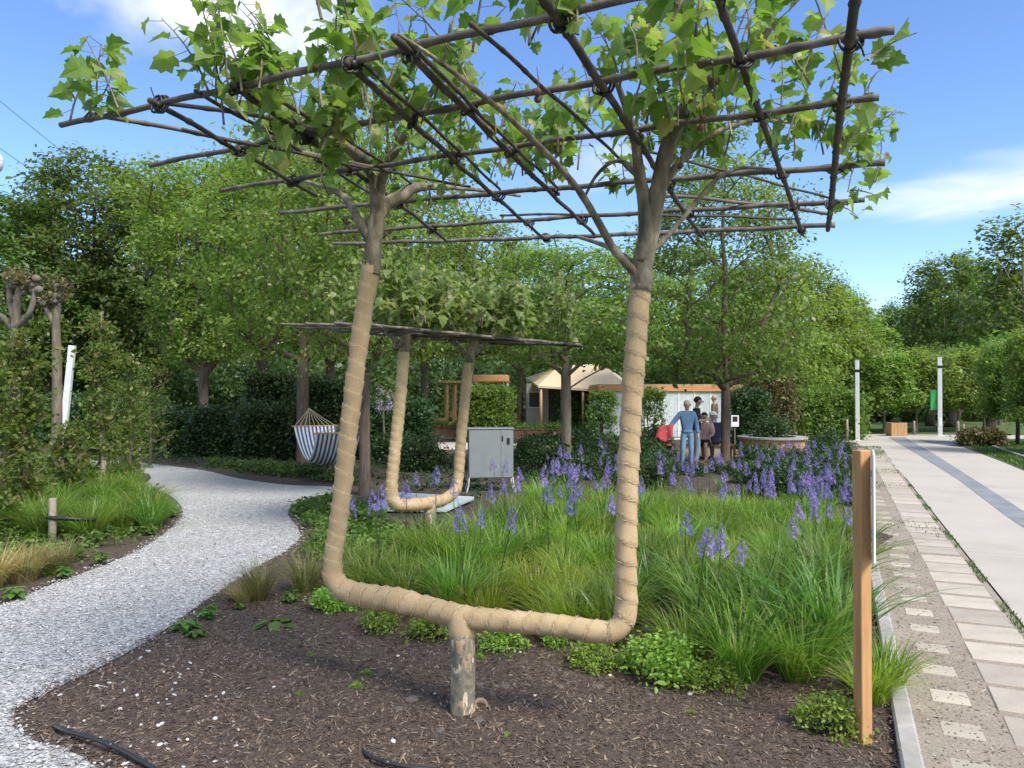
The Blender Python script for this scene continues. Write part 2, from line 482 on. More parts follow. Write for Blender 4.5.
skm = N(nt, 'ShaderNodeMix', data_type='RGBA'); nt.links.new(mask, skm.inputs[0]); hsv = nt.nodes.new('ShaderNodeHueSaturation'); hsv.inputs['Saturation'].default_value = 1.12; hsv.inputs['Hue'].default_value = .508; hsv.inputs['Value'].default_value = .82; nt.links.new(sky.outputs[0], hsv.inputs['Color']); nt.links.new(hsv.outputs[0], skm.inputs[6])
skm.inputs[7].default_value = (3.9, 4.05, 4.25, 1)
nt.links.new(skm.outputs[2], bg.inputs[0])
bg.inputs[1].default_value = 0.075

sl = bpy.data.lights.new('sun', 'SUN'); sl.energy = 1.5; sl.angle = R(20); sl.color = (1, .93, .82)
so = bpy.data.objects.new('sun', sl); COL.objects.link(so)
so.rotation_euler = (-SUN_DIR).to_track_quat('-Z', 'Y').to_euler()
so.location = (20, -20, 40)

# ================================================================== THE GROUND
def catmull(P, k=6):
    P = [Vector(p) for p in P]; n = len(P); out = []
    for i in range(n):
        p0, p1, p2, p3 = P[i - 1], P[i], P[(i + 1) % n], P[(i + 2) % n]
        for s in range(k):
            t = s / k
            out.append(.5 * ((2 * p1) + (p2 - p0) * t + (2 * p0 - 5 * p1 + 4 * p2 - p3) * t * t + (3 * p1 - p0 - 3 * p2 + p3) * t ** 3))
    return out

def cr_path(P, k=8):
    """open smooth path through points"""
    P = [Vector(p) for p in P]
    Q = [P[0] * 2 - P[1]] + P + [P[-1] * 2 - P[-2]]
    out = []
    for i in range(1, len(Q) - 2):
        p0, p1, p2, p3 = Q[i - 1:i + 3]
        for s in range(k):
            t = s / k
            out.append(.5 * ((2 * p1) + (p2 - p0) * t + (2 * p0 - 5 * p1 + 4 * p2 - p3) * t * t + (3 * p1 - p0 - 3 * p2 + p3) * t ** 3))
    out.append(P[-1])
    return out

def inside(poly, X, Y):
    poly = np.asarray(poly); c = np.zeros(X.shape, bool); n = len(poly); j = n - 1
    for i in range(n):
        xi, yi = poly[i]; xj, yj = poly[j]
        if yi != yj:
            m = ((yi > Y) != (yj > Y)) & (X < (xj - xi) * (Y - yi) / (yj - yi) + xi)
            c ^= m
        j = i
    return c

def pix_poly(pts, smooth=0):
    v = [G(*p) for p in pts]
    if smooth: v = catmull(v, smooth)
    return np.array([(p.x, p.y) for p in v])

def sheet(name, poly, z, mat, kind='structure'):
    poly = np.asarray(poly)
    a = np.sum(poly[:, 0] * np.roll(poly[:, 1], -1) - np.roll(poly[:, 0], -1) * poly[:, 1])
    if a < 0: poly = poly[::-1]
    V = np.c_[poly, np.full(len(poly), z)]
    o = link(name, np_mesh(name, V, [np.arange(len(V))[None]], False), None, mat)
    o['kind'] = kind
    return o

def rand_in(poly, n):
    lo, hi = poly.min(0), poly.max(0)
    out = np.zeros((0, 2))
    while len(out) < n:
        p = lo + RNG.random((n * 2, 2)) * (hi - lo)
        out = np.vstack([out, p[inside(poly, p[:, 0], p[:, 1])]])
    return out[:n]

# the wide ground: dark soil with thin green growth
m, nt, b, o_ = M('soil_and_grass')
f1 = noise(nt, .35, 6); f2 = noise(nt, 6, 6)
soil = ramp(nt, f2, [(.3, (.035, .026, .020)), (.7, (.085, .065, .05))])
grn = ramp(nt, f2, [(.3, (.03, .06, .014)), (.7, (.07, .115, .028))])
nt.links.new(mix(nt, ramp(nt, f1, [(.52, (0, 0, 0)), (.72, (1, 1, 1))]), soil, grn), b.inputs['Base Color'])
b.inputs['Roughness'].default_value = .95; bump(nt, b, f2, .6, .05)
gme = np_mesh('ground', [[-900, -60, 0], [900, -60, 0], [900, 1500, 0], [-900, 1500, 0]], [[[0, 1, 2, 3]]], False)
ground = link('ground', gme, None, m); ground['kind'] = 'structure'

# gravel path
m, nt, b, o_ = M('white_gravel')
tc = nt.nodes.new('ShaderNodeTexCoord')
vo = N(nt, 'ShaderNodeTexVoronoi'); vo.inputs['Scale'].default_value = 48; nt.links.new(tc.outputs['Object'], vo.inputs['Vector'])
sep = N(nt, 'ShaderNodeSeparateColor'); nt.links.new(vo.outputs['Color'], sep.inputs[0])
gc = ramp(nt, sep.outputs[0], [(0, (.20, .203, .206)), (.3, (.34, .345, .35)), (.75, (.44, .445, .45)), (1, (.56, .565, .565))])
gc = mix(nt, ramp(nt, noise(nt, 1.6, 5), [(.35, (.0, .0, .0)), (.75, (.35, .35, .35))]), gc, (.24, .23, .22))
nt.links.new(gc, b.inputs['Base Color']); b.inputs['Roughness'].default_value = .85
inv = N(nt, 'ShaderNodeMath', operation='SUBTRACT'); inv.inputs[0].default_value = 1; nt.links.new(vo.outputs['Distance'], inv.inputs[1])
bump(nt, b, inv.outputs[0], .9, .012)
MT['gravel'] = m
GRAVEL = pix_poly([(-420, 900), (-420, 640), (-120, 632), (0, 606), (45, 588), (90, 571), (140, 550), (172, 528), (183, 512), (170, 496), (146, 486), (150, 476), (120, 467), (60, 466), (-60, 466), (-60, 460), (60, 459), (118, 461), (160, 465), (205, 471), (240, 479), (285, 485), (330, 487), (345, 492), (318, 496), (296, 504), (288, 514), (296, 526), (300, 538), (285, 552), (250, 572), (205, 602), (160, 634), (112, 662), (55, 690), (15, 712), (30, 740), (95, 768), (160, 900)], 5)
sheet('gravel_path', GRAVEL, .008, MT['gravel'])

# mulch bed with a little relief
MULCH = pix_poly([(160, 905), (95, 770), (28, 740), (8, 716), (55, 690), (112, 662), (160, 634), (205, 602), (250, 572), (285, 552), (300, 538), (330, 525), (520, 520), (868, 530), (872, 560), (884, 640), (898, 768), (912, 905)], 3)
def mulch_h(x, y):
    return .022 + .035 * mnoise.noise(Vector((x * 1.3, y * 1.3, 0))) + .014 * mnoise.noise(Vector((x * 6, y * 6, 3))) + .006 * mnoise.noise(Vector((x * 20, y * 20, 5)))
def edge_dist(poly, X, Y):
    d = np.full(X.shape, 1e9); n = len(poly)
    for i in range(n):
        a = poly[i]; e = poly[(i + 1) % n] - a; L = e @ e + 1e-12
        t = np.clip(((X - a[0]) * e[0] + (Y - a[1]) * e[1]) / L, 0, 1)
        d = np.minimum(d, np.hypot(X - a[0] - t * e[0], Y - a[1] - t * e[1]))
    return d
def grid_sheet(name, poly, cell, hf, mat):
    lo, hi = poly.min(0), poly.max(0)
    xs = np.arange(lo[0], hi[0] + cell, cell); ys = np.arange(max(lo[1], 2.2), hi[1] + cell, cell)
    X, Y = np.meshgrid(xs, ys); I = inside(poly, X, Y); E = edge_dist(poly, X, Y)
    E = np.where(I, E, -E)
    keep = E > -cell * .8
    idx = -np.ones(X.shape, int); idx[keep] = np.arange(keep.sum())
    Z = np.array([hf(x, y) for x, y in zip(X[keep], Y[keep])])
    w = np.clip(E[keep] / .16, 0, 1); w = w * w * (3 - 2 * w)
    V = np.c_[X[keep], Y[keep], np.where(E[keep] < -.3 * cell, -.01, .003 + w * np.maximum(Z, .012))]
    q = np.stack([idx[:-1, :-1], idx[:-1, 1:], idx[1:, 1:], idx[1:, :-1]], -1).reshape(-1, 4)
    q = q[(q >= 0).all(1)]
    o = link(name, np_mesh(name, V, [q], True), None, mat); o['kind'] = 'structure'
    return o
MT['mulch'] = noisy('bark_mulch', [(.25, (.042, .030, .023)), (.5, (.088, .062, .047)), (.75, (.15, .110, .083))], 28, .95, detail=8, bs=1.0, bd=.03, bscale=70)
grid_sheet('mulch_bed', MULCH, .045, mulch_h, MT['mulch'])

LB_SHEET = pix_poly([(-420, 640), (-120, 631), (0, 605), (45, 587), (90, 570), (140, 549), (172, 527), (182, 512), (169, 497), (146, 487), (120, 476), (60, 472), (-120, 472), (-420, 500)], 3)
sheet('left_bed', LB_SHEET, .006, MT['mulch'])
# loose bark chips on the bed
def chips(name, poly, n, z_of, lrange, wrange, mat, tilt=.35, ymax=99, thick=None):
    p = rand_in(poly, n); p = p[(p[:, 1] < ymax) & (p[:, 1] > 2.6)]
    # thin out with distance from the camera
    p = p[RNG.random(len(p)) < np.clip((4.2 / p[:, 1]) ** 1.2, 0, 1)]
    nn = len(p)
    z = np.array([z_of(x, y) for x, y in p])
    nrm = np.c_[RNG.normal(0, tilt, (nn, 2)), np.ones(nn)]
    L = RNG.uniform(*lrange, nn) * RNG.lognormal(0, .35, nn); w = RNG.uniform(*wrange, nn)
    tv = np.array([[-.5, -.3, 0], [0, -.5, .12], [.5, -.2, 0], [.46, .3, .02], [0, .5, .14], [-.5, .25, 0]]); tp = [[[0, 1, 4, 5], [1, 2, 3, 4]]]
    V, P = scatter(tv, tp, np.c_[p, z + .004], basis(nrm), np.c_[L, w, w * (1.5 if thick is None else thick)])
    o = link(name, np_mesh(name, V, P, False), None, mat); o['kind'] = 'stuff'
    return o
EB = lambda x, y: mulch_h(x, y) if 1 else 0
MT['chip'] = islandmat('bark_chip', [(0, (.032, .023, .018)), (.45, (.090, .063, .047)), (.75, (.148, .108, .08)), (.94, (.21, .16, .118)), (1, (.32, .26, .19))], .9)
c = chips('bark_chips', MULCH, 120000, lambda x, y: max(mulch_h(x, y), .012), (.015, .05), (.004, .011), MT['chip'])
tag(c, 'dark shredded bark chips strewn over the bed', 'bark chips')
MT['stone_chip'] = islandmat('gravel_chip', [(0, (.21, .212, .214)), (.35, (.34, .345, .347)), (.8, (.445, .45, .452)), (1, (.60, .605, .605))], .8)
c = chips('gravel_chips', GRAVEL, 110000, lambda x, y: .011, (.010, .022), (.008, .017), MT['stone_chip'], .3, 13, .5)
tag(c, 'pale grey stone chippings covering the winding path', 'gravel')
# chippings and bark crossing the edge of the path
seg = np.roll(GRAVEL, -1, 0) - GRAVEL; wl = np.linalg.norm(seg, axis=1) * (np.abs(GRAVEL[:, 1] - 6) < 6); kk = RNG.choice(len(GRAVEL), 2600, p=wl / wl.sum())
pp = GRAVEL[kk] + seg[kk] * RNG.random((2600, 1)) + RNG.normal(0, .05, (2600, 2)); nn = len(pp)
zz = np.array([.012 + (max(mulch_h(x, y), .0) * .35) for x, y in pp])
tv = np.array([[-.5, -.3, 0], [0, -.5, .12], [.5, -.2, 0], [.46, .3, .02], [0, .5, .14], [-.5, .25, 0]]); L = RNG.uniform(.010, .024, nn)
V, P = scatter(tv, [[[0, 1, 4, 5], [1, 2, 3, 4]]], np.c_[pp, zz], basis(np.c_[RNG.normal(0, .3, (nn, 2)), np.ones(nn)]), np.c_[L, L * .8, L])
o = link('edge_gravel', np_mesh('edge_gravel', V, P, False), None, MT['stone_chip']); tag(o, 'chippings scattered over the ragged edge of the path', 'gravel', None, 'stuff')
# gravel that strayed onto the bark near the edge
stray = pix_poly([(15, 700), (110, 655), (170, 650), (240, 700), (250, 800), (60, 800), (20, 735)])
c = chips('stray_gravel', stray, 110, lambda x, y: max(mulch_h(x, y), .012) + .006, (.014, .03), (.012, .022), MT['stone_chip'], .3, 13, .5)
tag(c, 'stray white chippings sprinkled on the bark', 'gravel')

# ---------------------------------------------------------------- the paved side on the right
MS = .43                                     # the road runs along x = x0 + MS * y
RD = Vector((MS, 1, 0)).normalized(); RX = Vector((1, -MS, 0)).normalized()
RZ = math.atan2(-MS, 1)
def strip(x0, x1, y0, y1, n=1):
    return np.array([(x0 + MS * y0, y0), (x1 + MS * y0, y0), (x1 + MS * y1, y1), (x0 + MS * y1, y1)])
m, nt, b, o_ = M('sandy_soil')
f = noise(nt, 2.2, 8, .65); f2 = noise(nt, 60, 5)
cc = ramp(nt, f, [(.28, (.16, .125, .09)), (.5, (.26, .215, .165)), (.75, (.34, .29, .23))])
nt.links.new(mix(nt, .35, cc, ramp(nt, f2, [(.3, (.11, .09, .07)), (.7, (.42, .38, .33))])), b.inputs['Base Color']); b.inputs['Roughness'].default_value = .95
bump(nt, b, f2, .6, .012); MT['sand'] = m
sheet('sand_strip', strip(.34, 1.40, 1.5, 27), .010, MT['sand'])
m, nt, b, o_ = M('pale_road_concrete')
f = noise(nt, .8, 8, .6); f2 = noise(nt, 120, 3)
cc = ramp(nt, f, [(.25, (.30, .272, .23)), (.5, (.39, .358, .31)), (.8, (.44, .405, .355))])
cc = mix(nt, .22, cc, ramp(nt, f2, [(.3, (.22, .2, .18)), (.7, (.66, .62, .57))]))
tc = nt.nodes.new('ShaderNodeTexCoord'); mp = N(nt, 'ShaderNodeMapping'); mp.inputs['Rotation'].default_value = (0, 0, -RZ)
nt.links.new(tc.outputs['Object'], mp.inputs[0])
bk = N(nt, 'ShaderNodeTexBrick'); bk.offset = 0.0; bk.inputs['Scale'].default_value = 1; bk.inputs['Mortar Size'].default_value = .006; bk.inputs['Brick Width'].default_value = 4.0; bk.inputs['Row Height'].default_value = 5.0
nt.links.new(mp.outputs[0], bk.inputs['Vector'])
cc = mix(nt, bk.outputs['Fac'], cc, (.22, .2, .18))
nt.links.new(cc, b.inputs['Base Color']); b.inputs['Roughness'].default_value = .85; bump(nt, b, f2, .2, .003)
MT['road'] = m
E = [(x + MS * y, y) for x, y in ((1.42, 1.5), (1.42, 16), (1.30, 22), (.6, 28), (-3.0, 30.2), (-14, 33), (-14, 36))]
E += [(x, y) for x, y in ((12, 34.6), (22, 33), (45, 30.5), (45, 28.2), (20.5, 30.4), (17.8, 29.6))]
E += [(x + MS * y, y) for x, y in ((4.05, 27.5), (4.2, 25), (4.3, 20), (4.3, 1.5))]
sheet('road', np.array(E), .012, MT['road'])
MT['strip'] = noisy('grey_road_band', [(.3, (.15, .165, .185)), (.7, (.235, .25, .27))], 2, .85, bs=.2, bd=.003, bscale=100)
gs = [G(888, 437.5), G(905, 437.5), G(935, 455), G(974, 480), G(1030, 516), G(1400, 760), G(1380, 770), G(1005, 516), G(958, 480), G(918, 455)]
sheet('road_band', np.array([(p.x, p.y) for p in gs]), .016, MT['strip'])
gs = [G(918, 440), G(960, 442.3), G(1000, 447), G(962, 447.6), G(930, 443.5)]
sheet('road_patch', np.array([(p.x, p.y) for p in gs]), .016, MT['strip'])
# kerb: real step
k = MB()
y = 1.8
while y < 24:
    a = Vector((.34 + MS * (y + .49), y + .49, -.012))
    k.box(a, (.10, 1.055, .14), RZ, .012); y += .975
ko = k.build('kerb', MT['concrete']); ko['kind'] = 'structure'
# slabs and small pavers
def slabs(name, x0, x1, length, pitch, y0, y1, label, group, z=.02, skip=0):
    proto = None; y = y0; i = 0
    while y < y1:
        w = (x1 - x0) * math.cos(RZ)
        c = Vector(((x0 + x1) / 2 + MS * y, y, z - .03)) + Vector((RNG.normal(0, .004), RNG.normal(0, .006), RNG.normal(0, .002)))
        if proto is None:
            mb = MB(); mb.box((0, 0, 0), (w, length, .05), 0, .006)
            proto = o = mb.build(name, MT['slab'])
        else:
            o = proto.copy(); COL.objects.link(o)
        o.location = c; o.rotation_euler = (RNG.normal(0, .004), RNG.normal(0, .004), RZ + RNG.normal(0, .012))
        if skip and RNG.random() < skip: o.location.z -= .003
        tag(o, label, 'paving slab', group, 'structure')
        y += pitch; i += 1
slabs('paving_slab', .89, 1.335, .385, .43, 2.26, 24, 'wide cream stepping slab in the row along the road edge', 'wide slabs along the road')
slabs('small_paver', .53, .75, .195, .435, 2.34, 17, 'small square cream paver half sunk in the sandy strip', 'small pavers in the sandy strip', .018, .3)
lit = strip(.44, .89, 2.4, 12)
c = chips('sand_litter', lit, 2600, lambda x, y: .010, (.006, .022), (.005, .014), islandmat('dry_crumb', [(0, (.13, .10, .075)), (.6, (.22, .18, .14)), (1, (.40, .36, .30))]), .3, 12)
tag(c, 'dry crumbs and bits of litter on the sandy strip', 'litter')
# lawn on the far side and beyond the crossing path
MT['lawn_base'] = noisy('mown_lawn', [(.3, (.045, .08, .02)), (.6, (.08, .13, .03)), (.8, (.14, .17, .05))], 2.5, .95, bs=.6, bd=.03, bscale=50)
L1 = [(x + MS * y, y) for x, y in ((4.36, 1.5), (4.36, 20), (4.3, 25), (4.15, 27.3))] + [(18.2, 29.2), (20.5, 30.0), (45, 27.8), (60, 20), (60, 1.5)]
sheet('lawn', np.array(L1), .006, MT['lawn_base'])
L2 = [(-16, 37), (12, 35.2), (22, 33.6), (45, 31.1), (80, 30), (80, 60), (-16, 60)]
sheet('far_lawn', np.array(L2), .006, MT['lawn_base'])
# low pale kerbs on the right of the road
k = MB()
for y in np.arange(6, 27, 1.0):
    k.box((5.15 + MS * y, y, .03), (.08, 1.06, .10), RZ, .01)
ko = k.build('lawn_kerb', MT['concrete']); ko['kind'] = 'structure'
# pale paved walks beyond the planting
sheet('paved_walk', pix_poly([(380, 449.5), (560, 450.5), (612, 453), (640, 449), (600, 444.5), (430, 442.5), (385, 444)]), .012, MT['paving'])
sheet('terrace', pix_poly([(470, 433), (640, 440), (760, 440), (760, 430), (470, 428)]), .012, MT['paving'])
sheet('brown_path', pix_poly([(690, 470), (740, 464), (765, 452), (740, 446), (690, 448), (672, 458)], 2), .010, noisy('trodden_soil', [(.3, (.14, .10, .08)), (.7, (.24, .19, .15))], 3, .95))
# short grass blades over the lawns near the road and in the joints
def blades(name, pts, h, w, mat, label, cat, lean=.35, kind='stuff'):
    n = len(pts)
    tv = np.array([[-.5, 0, 0], [.5, 0, 0], [.3, .10, .55], [-.3, .10, .55], [0, .35, 1]]); tp = [[[0, 1, 2, 3]], [[3, 2, 4]]]
    nrm = np.c_[RNG.normal(0, lean, (n, 2)), np.ones(n)]
    H = RNG.uniform(*h, n)
    V, P = scatter(tv, tp, pts, basis(nrm), np.c_[RNG.uniform(*w, n), H, H])
    o = link(name, np_mesh(name, V, P, True), None, mat)
    return tag(o, label, cat, None, kind)
p = rand_in(strip(1.335, 1.42, 3, 15), 2200)
p = p[[mnoise.noise(Vector((x * 1.7, y * 1.7, 9))) > -.05 for x, y in p]]
blades('joint_grass', np.c_[p, np.full(len(p), .008)], (.02, .05), (.006, .012), MT['lawn'], 'thin grass growing in the joint beside the road', 'grass')
p = rand_in(strip(.5, 1.4, 9, 26), 16000)
p = p[[mnoise.noise(Vector((x * .8, y * .5, 2))) * 1.2 + (y - 17) * .05 > random.uniform(-.1, .9) for x, y in p]]
blades('strip_grass', np.c_[p, np.full(len(p), .008)], (.02, .05), (.006, .014), MT['lawn'], 'short grass creeping over the far end of the sandy strip', 'grass')
p = rand_in(strip(4.4, 8.5, 12, 29), 26000)
blades('lawn_grass', np.c_[p, np.full(len(p), .006)], (.04, .10), (.012, .03), MT['lawn'], 'mown grass on the verge right of the road', 'grass')

# ================================================================== TREES
def crown_mesh(name, clumps, lpc, ls, spread, flatn, mat, tmpl=LEAF_Q, up=.9, outward=None, lvar=.3):
    """leaves scattered round clump centres"""
    C_ = np.repeat(clumps, lpc, axis=0)
    n = len(C_)
    off = RNG.normal(0, 1, (n, 3)) * np.array([spread, spread, spread * flatn])
    off *= np.repeat(RNG.uniform(.6, 1.25, len(clumps)), lpc)[:, None]
    pos = C_ + off
    nrm = RNG.normal(0, .75, (n, 3)) + np.array([0, 0, up])
    if outward is not None:
        nrm += (pos - outward) / (np.linalg.norm(pos - outward, axis=1)[:, None] + .01) * .7
    sz = ls * RNG.lognormal(0, lvar, n)
    V, P = scatter(tmpl[0], tmpl[1], pos, basis(nrm), sz)
    me = np_mesh(name, V, P, True); me.materials.append(mat)
    return me

def prof(shape, u):
    if shape == 'round': return math.sqrt(max(0, 1 - (2 * u - .95) ** 2 / 1.15)) 
    if shape == 'oval': return (math.sin(math.pi * min(1, u * .93 + .07) ** .75) ** .75)
    if shape == 'cone': return (1 - u) ** .8 * min(1, u * 6 + .3)
    if shape == 'fan': return .35 + .65 * u if u < .75 else (1 - ((u - .75) / .25) ** 2) * .9 + .05
    if shape == 'column': return min(1, u * 8 + .4) * (1 - u ** 4)
    return 1.0

def tree_meshes(key, seed, H, clear, Rr, shape, ntip, lpt, ls, spread, flatn, tr, leaf, bk, stems=1, twig=.012, inner=.35, up=1.25, straight=.8, tmpl=LEAF_Q):
    rnd = random.Random(seed)
    nodes = []; par = []
    for s in range(stems):
        a0 = rnd.uniform(0, 6.28); lean = 0 if stems == 1 else rnd.uniform(.05, .16)
        last = -1; k = 14
        wob = rnd.uniform(0, 9)
        for i in range(k):
            t = i / (k - 1); z = t * H * straight
            x = math.cos(a0) * (lean * z + (.06 if stems > 1 else 0)) + .05 * H * .12 * math.sin(t * 5 + wob) * t
            y = math.sin(a0) * (lean * z + (.06 if stems > 1 else 0)) + .05 * H * .12 * math.cos(t * 4 + wob) * t
            nodes.append((x, y, z)); par.append(last); last = len(nodes) - 1
    lobes = [(rnd.uniform(0, 6.28), rnd.uniform(.1, .3)) for _ in range(4)]
    tips = []
    while len(tips) < ntip:
        u = rnd.random(); a = rnd.uniform(0, 6.28)
        lob = 1 + sum(A * math.cos((j + 2) * a + p + u * 4) for j, (p, A) in enumerate(lobes)) * .35
        pr = prof(shape, u) * lob
        if rnd.random() > pr + .15: continue
        rr = Rr * pr * (inner + (1 - inner) * math.sqrt(rnd.random()))
        tips.append((rr * math.cos(a), rr * math.sin(a), clear + u * (H - clear) + rnd.gauss(0, .1)))
    tips.sort(key=lambda p: math.hypot(p[0], p[1]) + .15 * p[2])
    for t in tips:
        A = np.array(nodes); d = A - np.array(t)
        hd = np.hypot(d[:, 0], d[:, 1]); dist = np.linalg.norm(d, axis=1)
        want = t[2] - .55 * hd
        cost = dist + 1.6 * np.maximum(0, A[:, 2] - want) + 3 * np.maximum(0, clear * .8 - A[:, 2])
        j = int(np.argmin(cost)); p0 = A[j]; t_ = np.array(t)
        k = max(2, min(5, int(dist[j] / .5)))
        last = j
        for i in range(1, k + 1):
            f = i / k
            q = p0 + (t_ - p0) * f; q[2] += -.10 * dist[j] * math.sin(math.pi * f) * (1 if flatn > .5 else -.4)
            if i < k: q = q + np.array([rnd.gauss(0, .03), rnd.gauss(0, .03), rnd.gauss(0, .03)]) * min(2, dist[j])
            nodes.append(tuple(q)); par.append(last); last = len(nodes) - 1
    cnt = [0] * len(nodes)
    kids = [0] * len(nodes)
    for i in range(len(nodes) - 1, -1, -1):
        if kids[i] == 0: cnt[i] = 1
        if par[i] >= 0: cnt[par[i]] += cnt[i]; kids[par[i]] += 1
    mx = max(cnt)
    rad = [max(twig, tr / (stems ** .5) * (c / mx) ** .5) for c in cnt]
    for i in range(len(nodes)):
        if par[i] == -1 or nodes[i][2] < .25: rad[i] *= 1.22
    mb = MB()
    ch = {}
    for i, p in enumerate(par): ch.setdefault(p, []).append(i)
    done = set()
    starts = list(ch.get(-1, []))
    while starts:
        s = starts.pop()
        path = [s] if par[s] < 0 else [par[s], s]
        cur = s
        while cur in ch:
            c = sorted(ch[cur], key=lambda i: -cnt[i])
            starts += c[1:]; cur = c[0]; path.append(cur)
        rr = [rad[i] for i in path]
        if par[s] >= 0: rr[0] = min(rr[0], rad[s] * 1.3)
        if len(path) > 1:
            mb.tube([nodes[i] for i in path], rr, 8 if rr[0] > .05 else 5, caps=False)
    tm = mb.mesh(key + '_trunk', True); tm.materials.append(bk)
    cl = np.array(tips)
    cm = crown_mesh(key + '_crown', cl, lpt, ls, spread, flatn, leaf, tmpl, up, np.array([0, 0, (H + clear) / 2]))
    return tm, cm

TK = {}
def kind(key, **kw):
    TK[key] = tree_meshes(key, **kw)
# reference sizes; copies are scaled
kind('tall_dark', seed=1, H=13, clear=3.2, Rr=4.2, shape='oval', ntip=300, lpt=75, ls=.20, spread=.42, flatn=.6, tr=.20, leaf=MT['leaf_dark'], bk=MT['bark_dark'])
kind('tall_dark2', seed=12, H=13, clear=2.8, Rr=3.8, shape='round', ntip=260, lpt=80, ls=.20, spread=.45, flatn=.55, tr=.20, leaf=MT['leaf_dark'], bk=MT['bark_dark'])
kind('elm', seed=2, H=10, clear=3.0, Rr=3.4, shape='fan', ntip=330, lpt=80, ls=.125, spread=.34, flatn=.5, tr=.17, leaf=MT['leaf_bright'], bk=MT['bark_brown'])
kind('elm2', seed=3, H=9, clear=3.0, Rr=3.0, shape='round', ntip=280, lpt=80, ls=.115, spread=.32, flatn=.5, tr=.16, leaf=MT['leaf_bright'], bk=MT['bark_brown'])
kind('layered', seed=4, H=5.6, clear=2.7, Rr=2.3, shape='round', ntip=170, lpt=85, ls=.095, spread=.28, flatn=.28, tr=.12, leaf=MT['leaf_mid'], bk=MT['bark_grey'], up=1.5)
kind('layered2', seed=5, H=7.6, clear=3.1, Rr=2.6, shape='round', ntip=210, lpt=85, ls=.105, spread=.32, flatn=.3, tr=.13, leaf=MT['leaf_mid'], bk=MT['bark_dark'], up=1.4)
kind('thin_multi', seed=6, H=8.8, clear=2.4, Rr=2.6, shape='oval', ntip=280, lpt=85, ls=.095, spread=.30, flatn=.4, tr=.13, leaf=MT['leaf_mid'], bk=MT['bark_brown'], straight=.42)
kind('bushy', seed=7, H=7.5, clear=.9, Rr=2.6, shape='oval', ntip=260, lpt=75, ls=.16, spread=.36, flatn=.5, tr=.13, leaf=MT['leaf_bright'], bk=MT['bark_grey'])
kind('far_multi', seed=8, H=11.5, clear=3.0, Rr=3.6, shape='round', ntip=230, lpt=75, ls=.24, spread=.46, flatn=.6, tr=.2, leaf=MT['leaf_mid'], bk=MT['bark_pale'], stems=5)
kind('poplar', seed=9, H=12.5, clear=5.0, Rr=1.6, shape='oval', ntip=60, lpt=30, ls=.26, spread=.42, flatn=.8, tr=.10, leaf=MT['leaf_mid'], bk=MT['bark_pale'], inner=.1)
kind('far', seed=10, H=12, clear=1.0, Rr=4.2, shape='round', ntip=210, lpt=70, ls=.32, spread=.6, flatn=.6, tr=.2, leaf=MT['leaf_far'], bk=MT['bark_dark'])
kind('standard', seed=11, H=3.9, clear=1.25, Rr=1.45, shape='round', ntip=130, lpt=80, ls=.13, spread=.22, flatn=.7, tr=.05, leaf=MT['leaf_bright'], bk=MT['bark_grey'])
# willow: hanging strands
cl = []
for i in range(170):
    a = RNG.uniform(0, 6.28); r = 1.5 * math.sqrt(RNG.random()); top = 5.4 - .9 * r * r / 2
    for z in np.arange(top, max(.8, top - RNG.uniform(1.5, 4)), -.28): cl.append((r * math.cos(a) + (5.4 - z) * .05 * math.cos(a), r * math.sin(a), z))
mb = MB(); mb.tube([(0, 0, 0), (.05, 0, 2), (0, .05, 4.2)], [.14, .11, .05], 8)
for a in np.arange(0, 6.2, 1.0): mb.tube([(0, 0, 2.6), (.6 * math.cos(a), .6 * math.sin(a), 4.3), (1.1 * math.cos(a), 1.1 * math.sin(a), 4.4)], [.05, .03, .015], 5)
tm = mb.mesh('willow_trunk', True); tm.materials.append(MT['bark_grey'])
TK['willow'] = (tm, crown_mesh('willow_crown', np.array(cl), 9, .2, .10, 1.4, MT['leaf_pale'], LEAF_Q, .1))

def tree(name, key, px, d, label, ytop=None, group=None, wide=1.0, rz=None, x=None, H0=None, cat='tree'):
    tm, cm = TK[key]
    p = D(px, 400, d); 
    s = 1.0
    if ytop is not None:
        H = CAMH + (HOR - ytop) * d / F
        h0 = max(v.co.z for v in tm.vertices) if H0 is None else H0
        s = H / (h0 * 1.02)
    t = thing(name, label, cat, (p.x if x is None else x, d, 0), random.uniform(0, 6.28) if rz is None else rz, group, (s * wide, s * wide, s))
    link('trunk', tm, t); link('crown', cm, t)
    return t

# left rear
tree('tall_tree', 'tall_dark', 8, 37, 'tall dark tree at the far left edge, behind the pollards', 190)
tree('tall_tree', 'tall_dark2', 95, 39, 'tallest dark tree of the left background, its crown top against open sky', 150)
tree('tall_tree', 'tall_dark', 50, 46, 'dark tree standing between and behind the two tall trees on the far left', 185)
tree('tall_tree', 'tall_dark2', 160, 41, 'tall dark tree rising behind the fresh green fan-shaped tree', 168)
tree('elm_tree', 'elm', 203, 28, 'fresh green tree whose brown trunk forks above the low dark hedge', 158, wide=1.0)
tree('elm_tree', 'elm2', 262, 31, 'fresh green tree just right of the forked one, behind the clipped hedge block', 150)
tree('elm_tree', 'elm', 330, 36, 'fresh green tree filling the gap above the striped hammock, farthest of the pale crowns', 165)
tree('hammock_tree', 'elm2', 303, 18.5, 'fresh green tree with the brown trunk the hammock hangs from', 118, rz=1.0, wide=.95)
tree('garden_tree', 'elm2', 365, 13.6, 'green tree with a straight grey trunk seen just right of the left burlap leader', 92, rz=2.2, wide=.82)
tree('garden_tree', 'layered2', 424, 24.5, 'tree with a thin nearly black trunk between the two small burlap leaders', 195, rz=.5)
tree('garden_tree', 'layered2', 470, 31, 'mid green tree rising over the second trellis in front of the orange fascia', 212, rz=3.5, wide=.95)
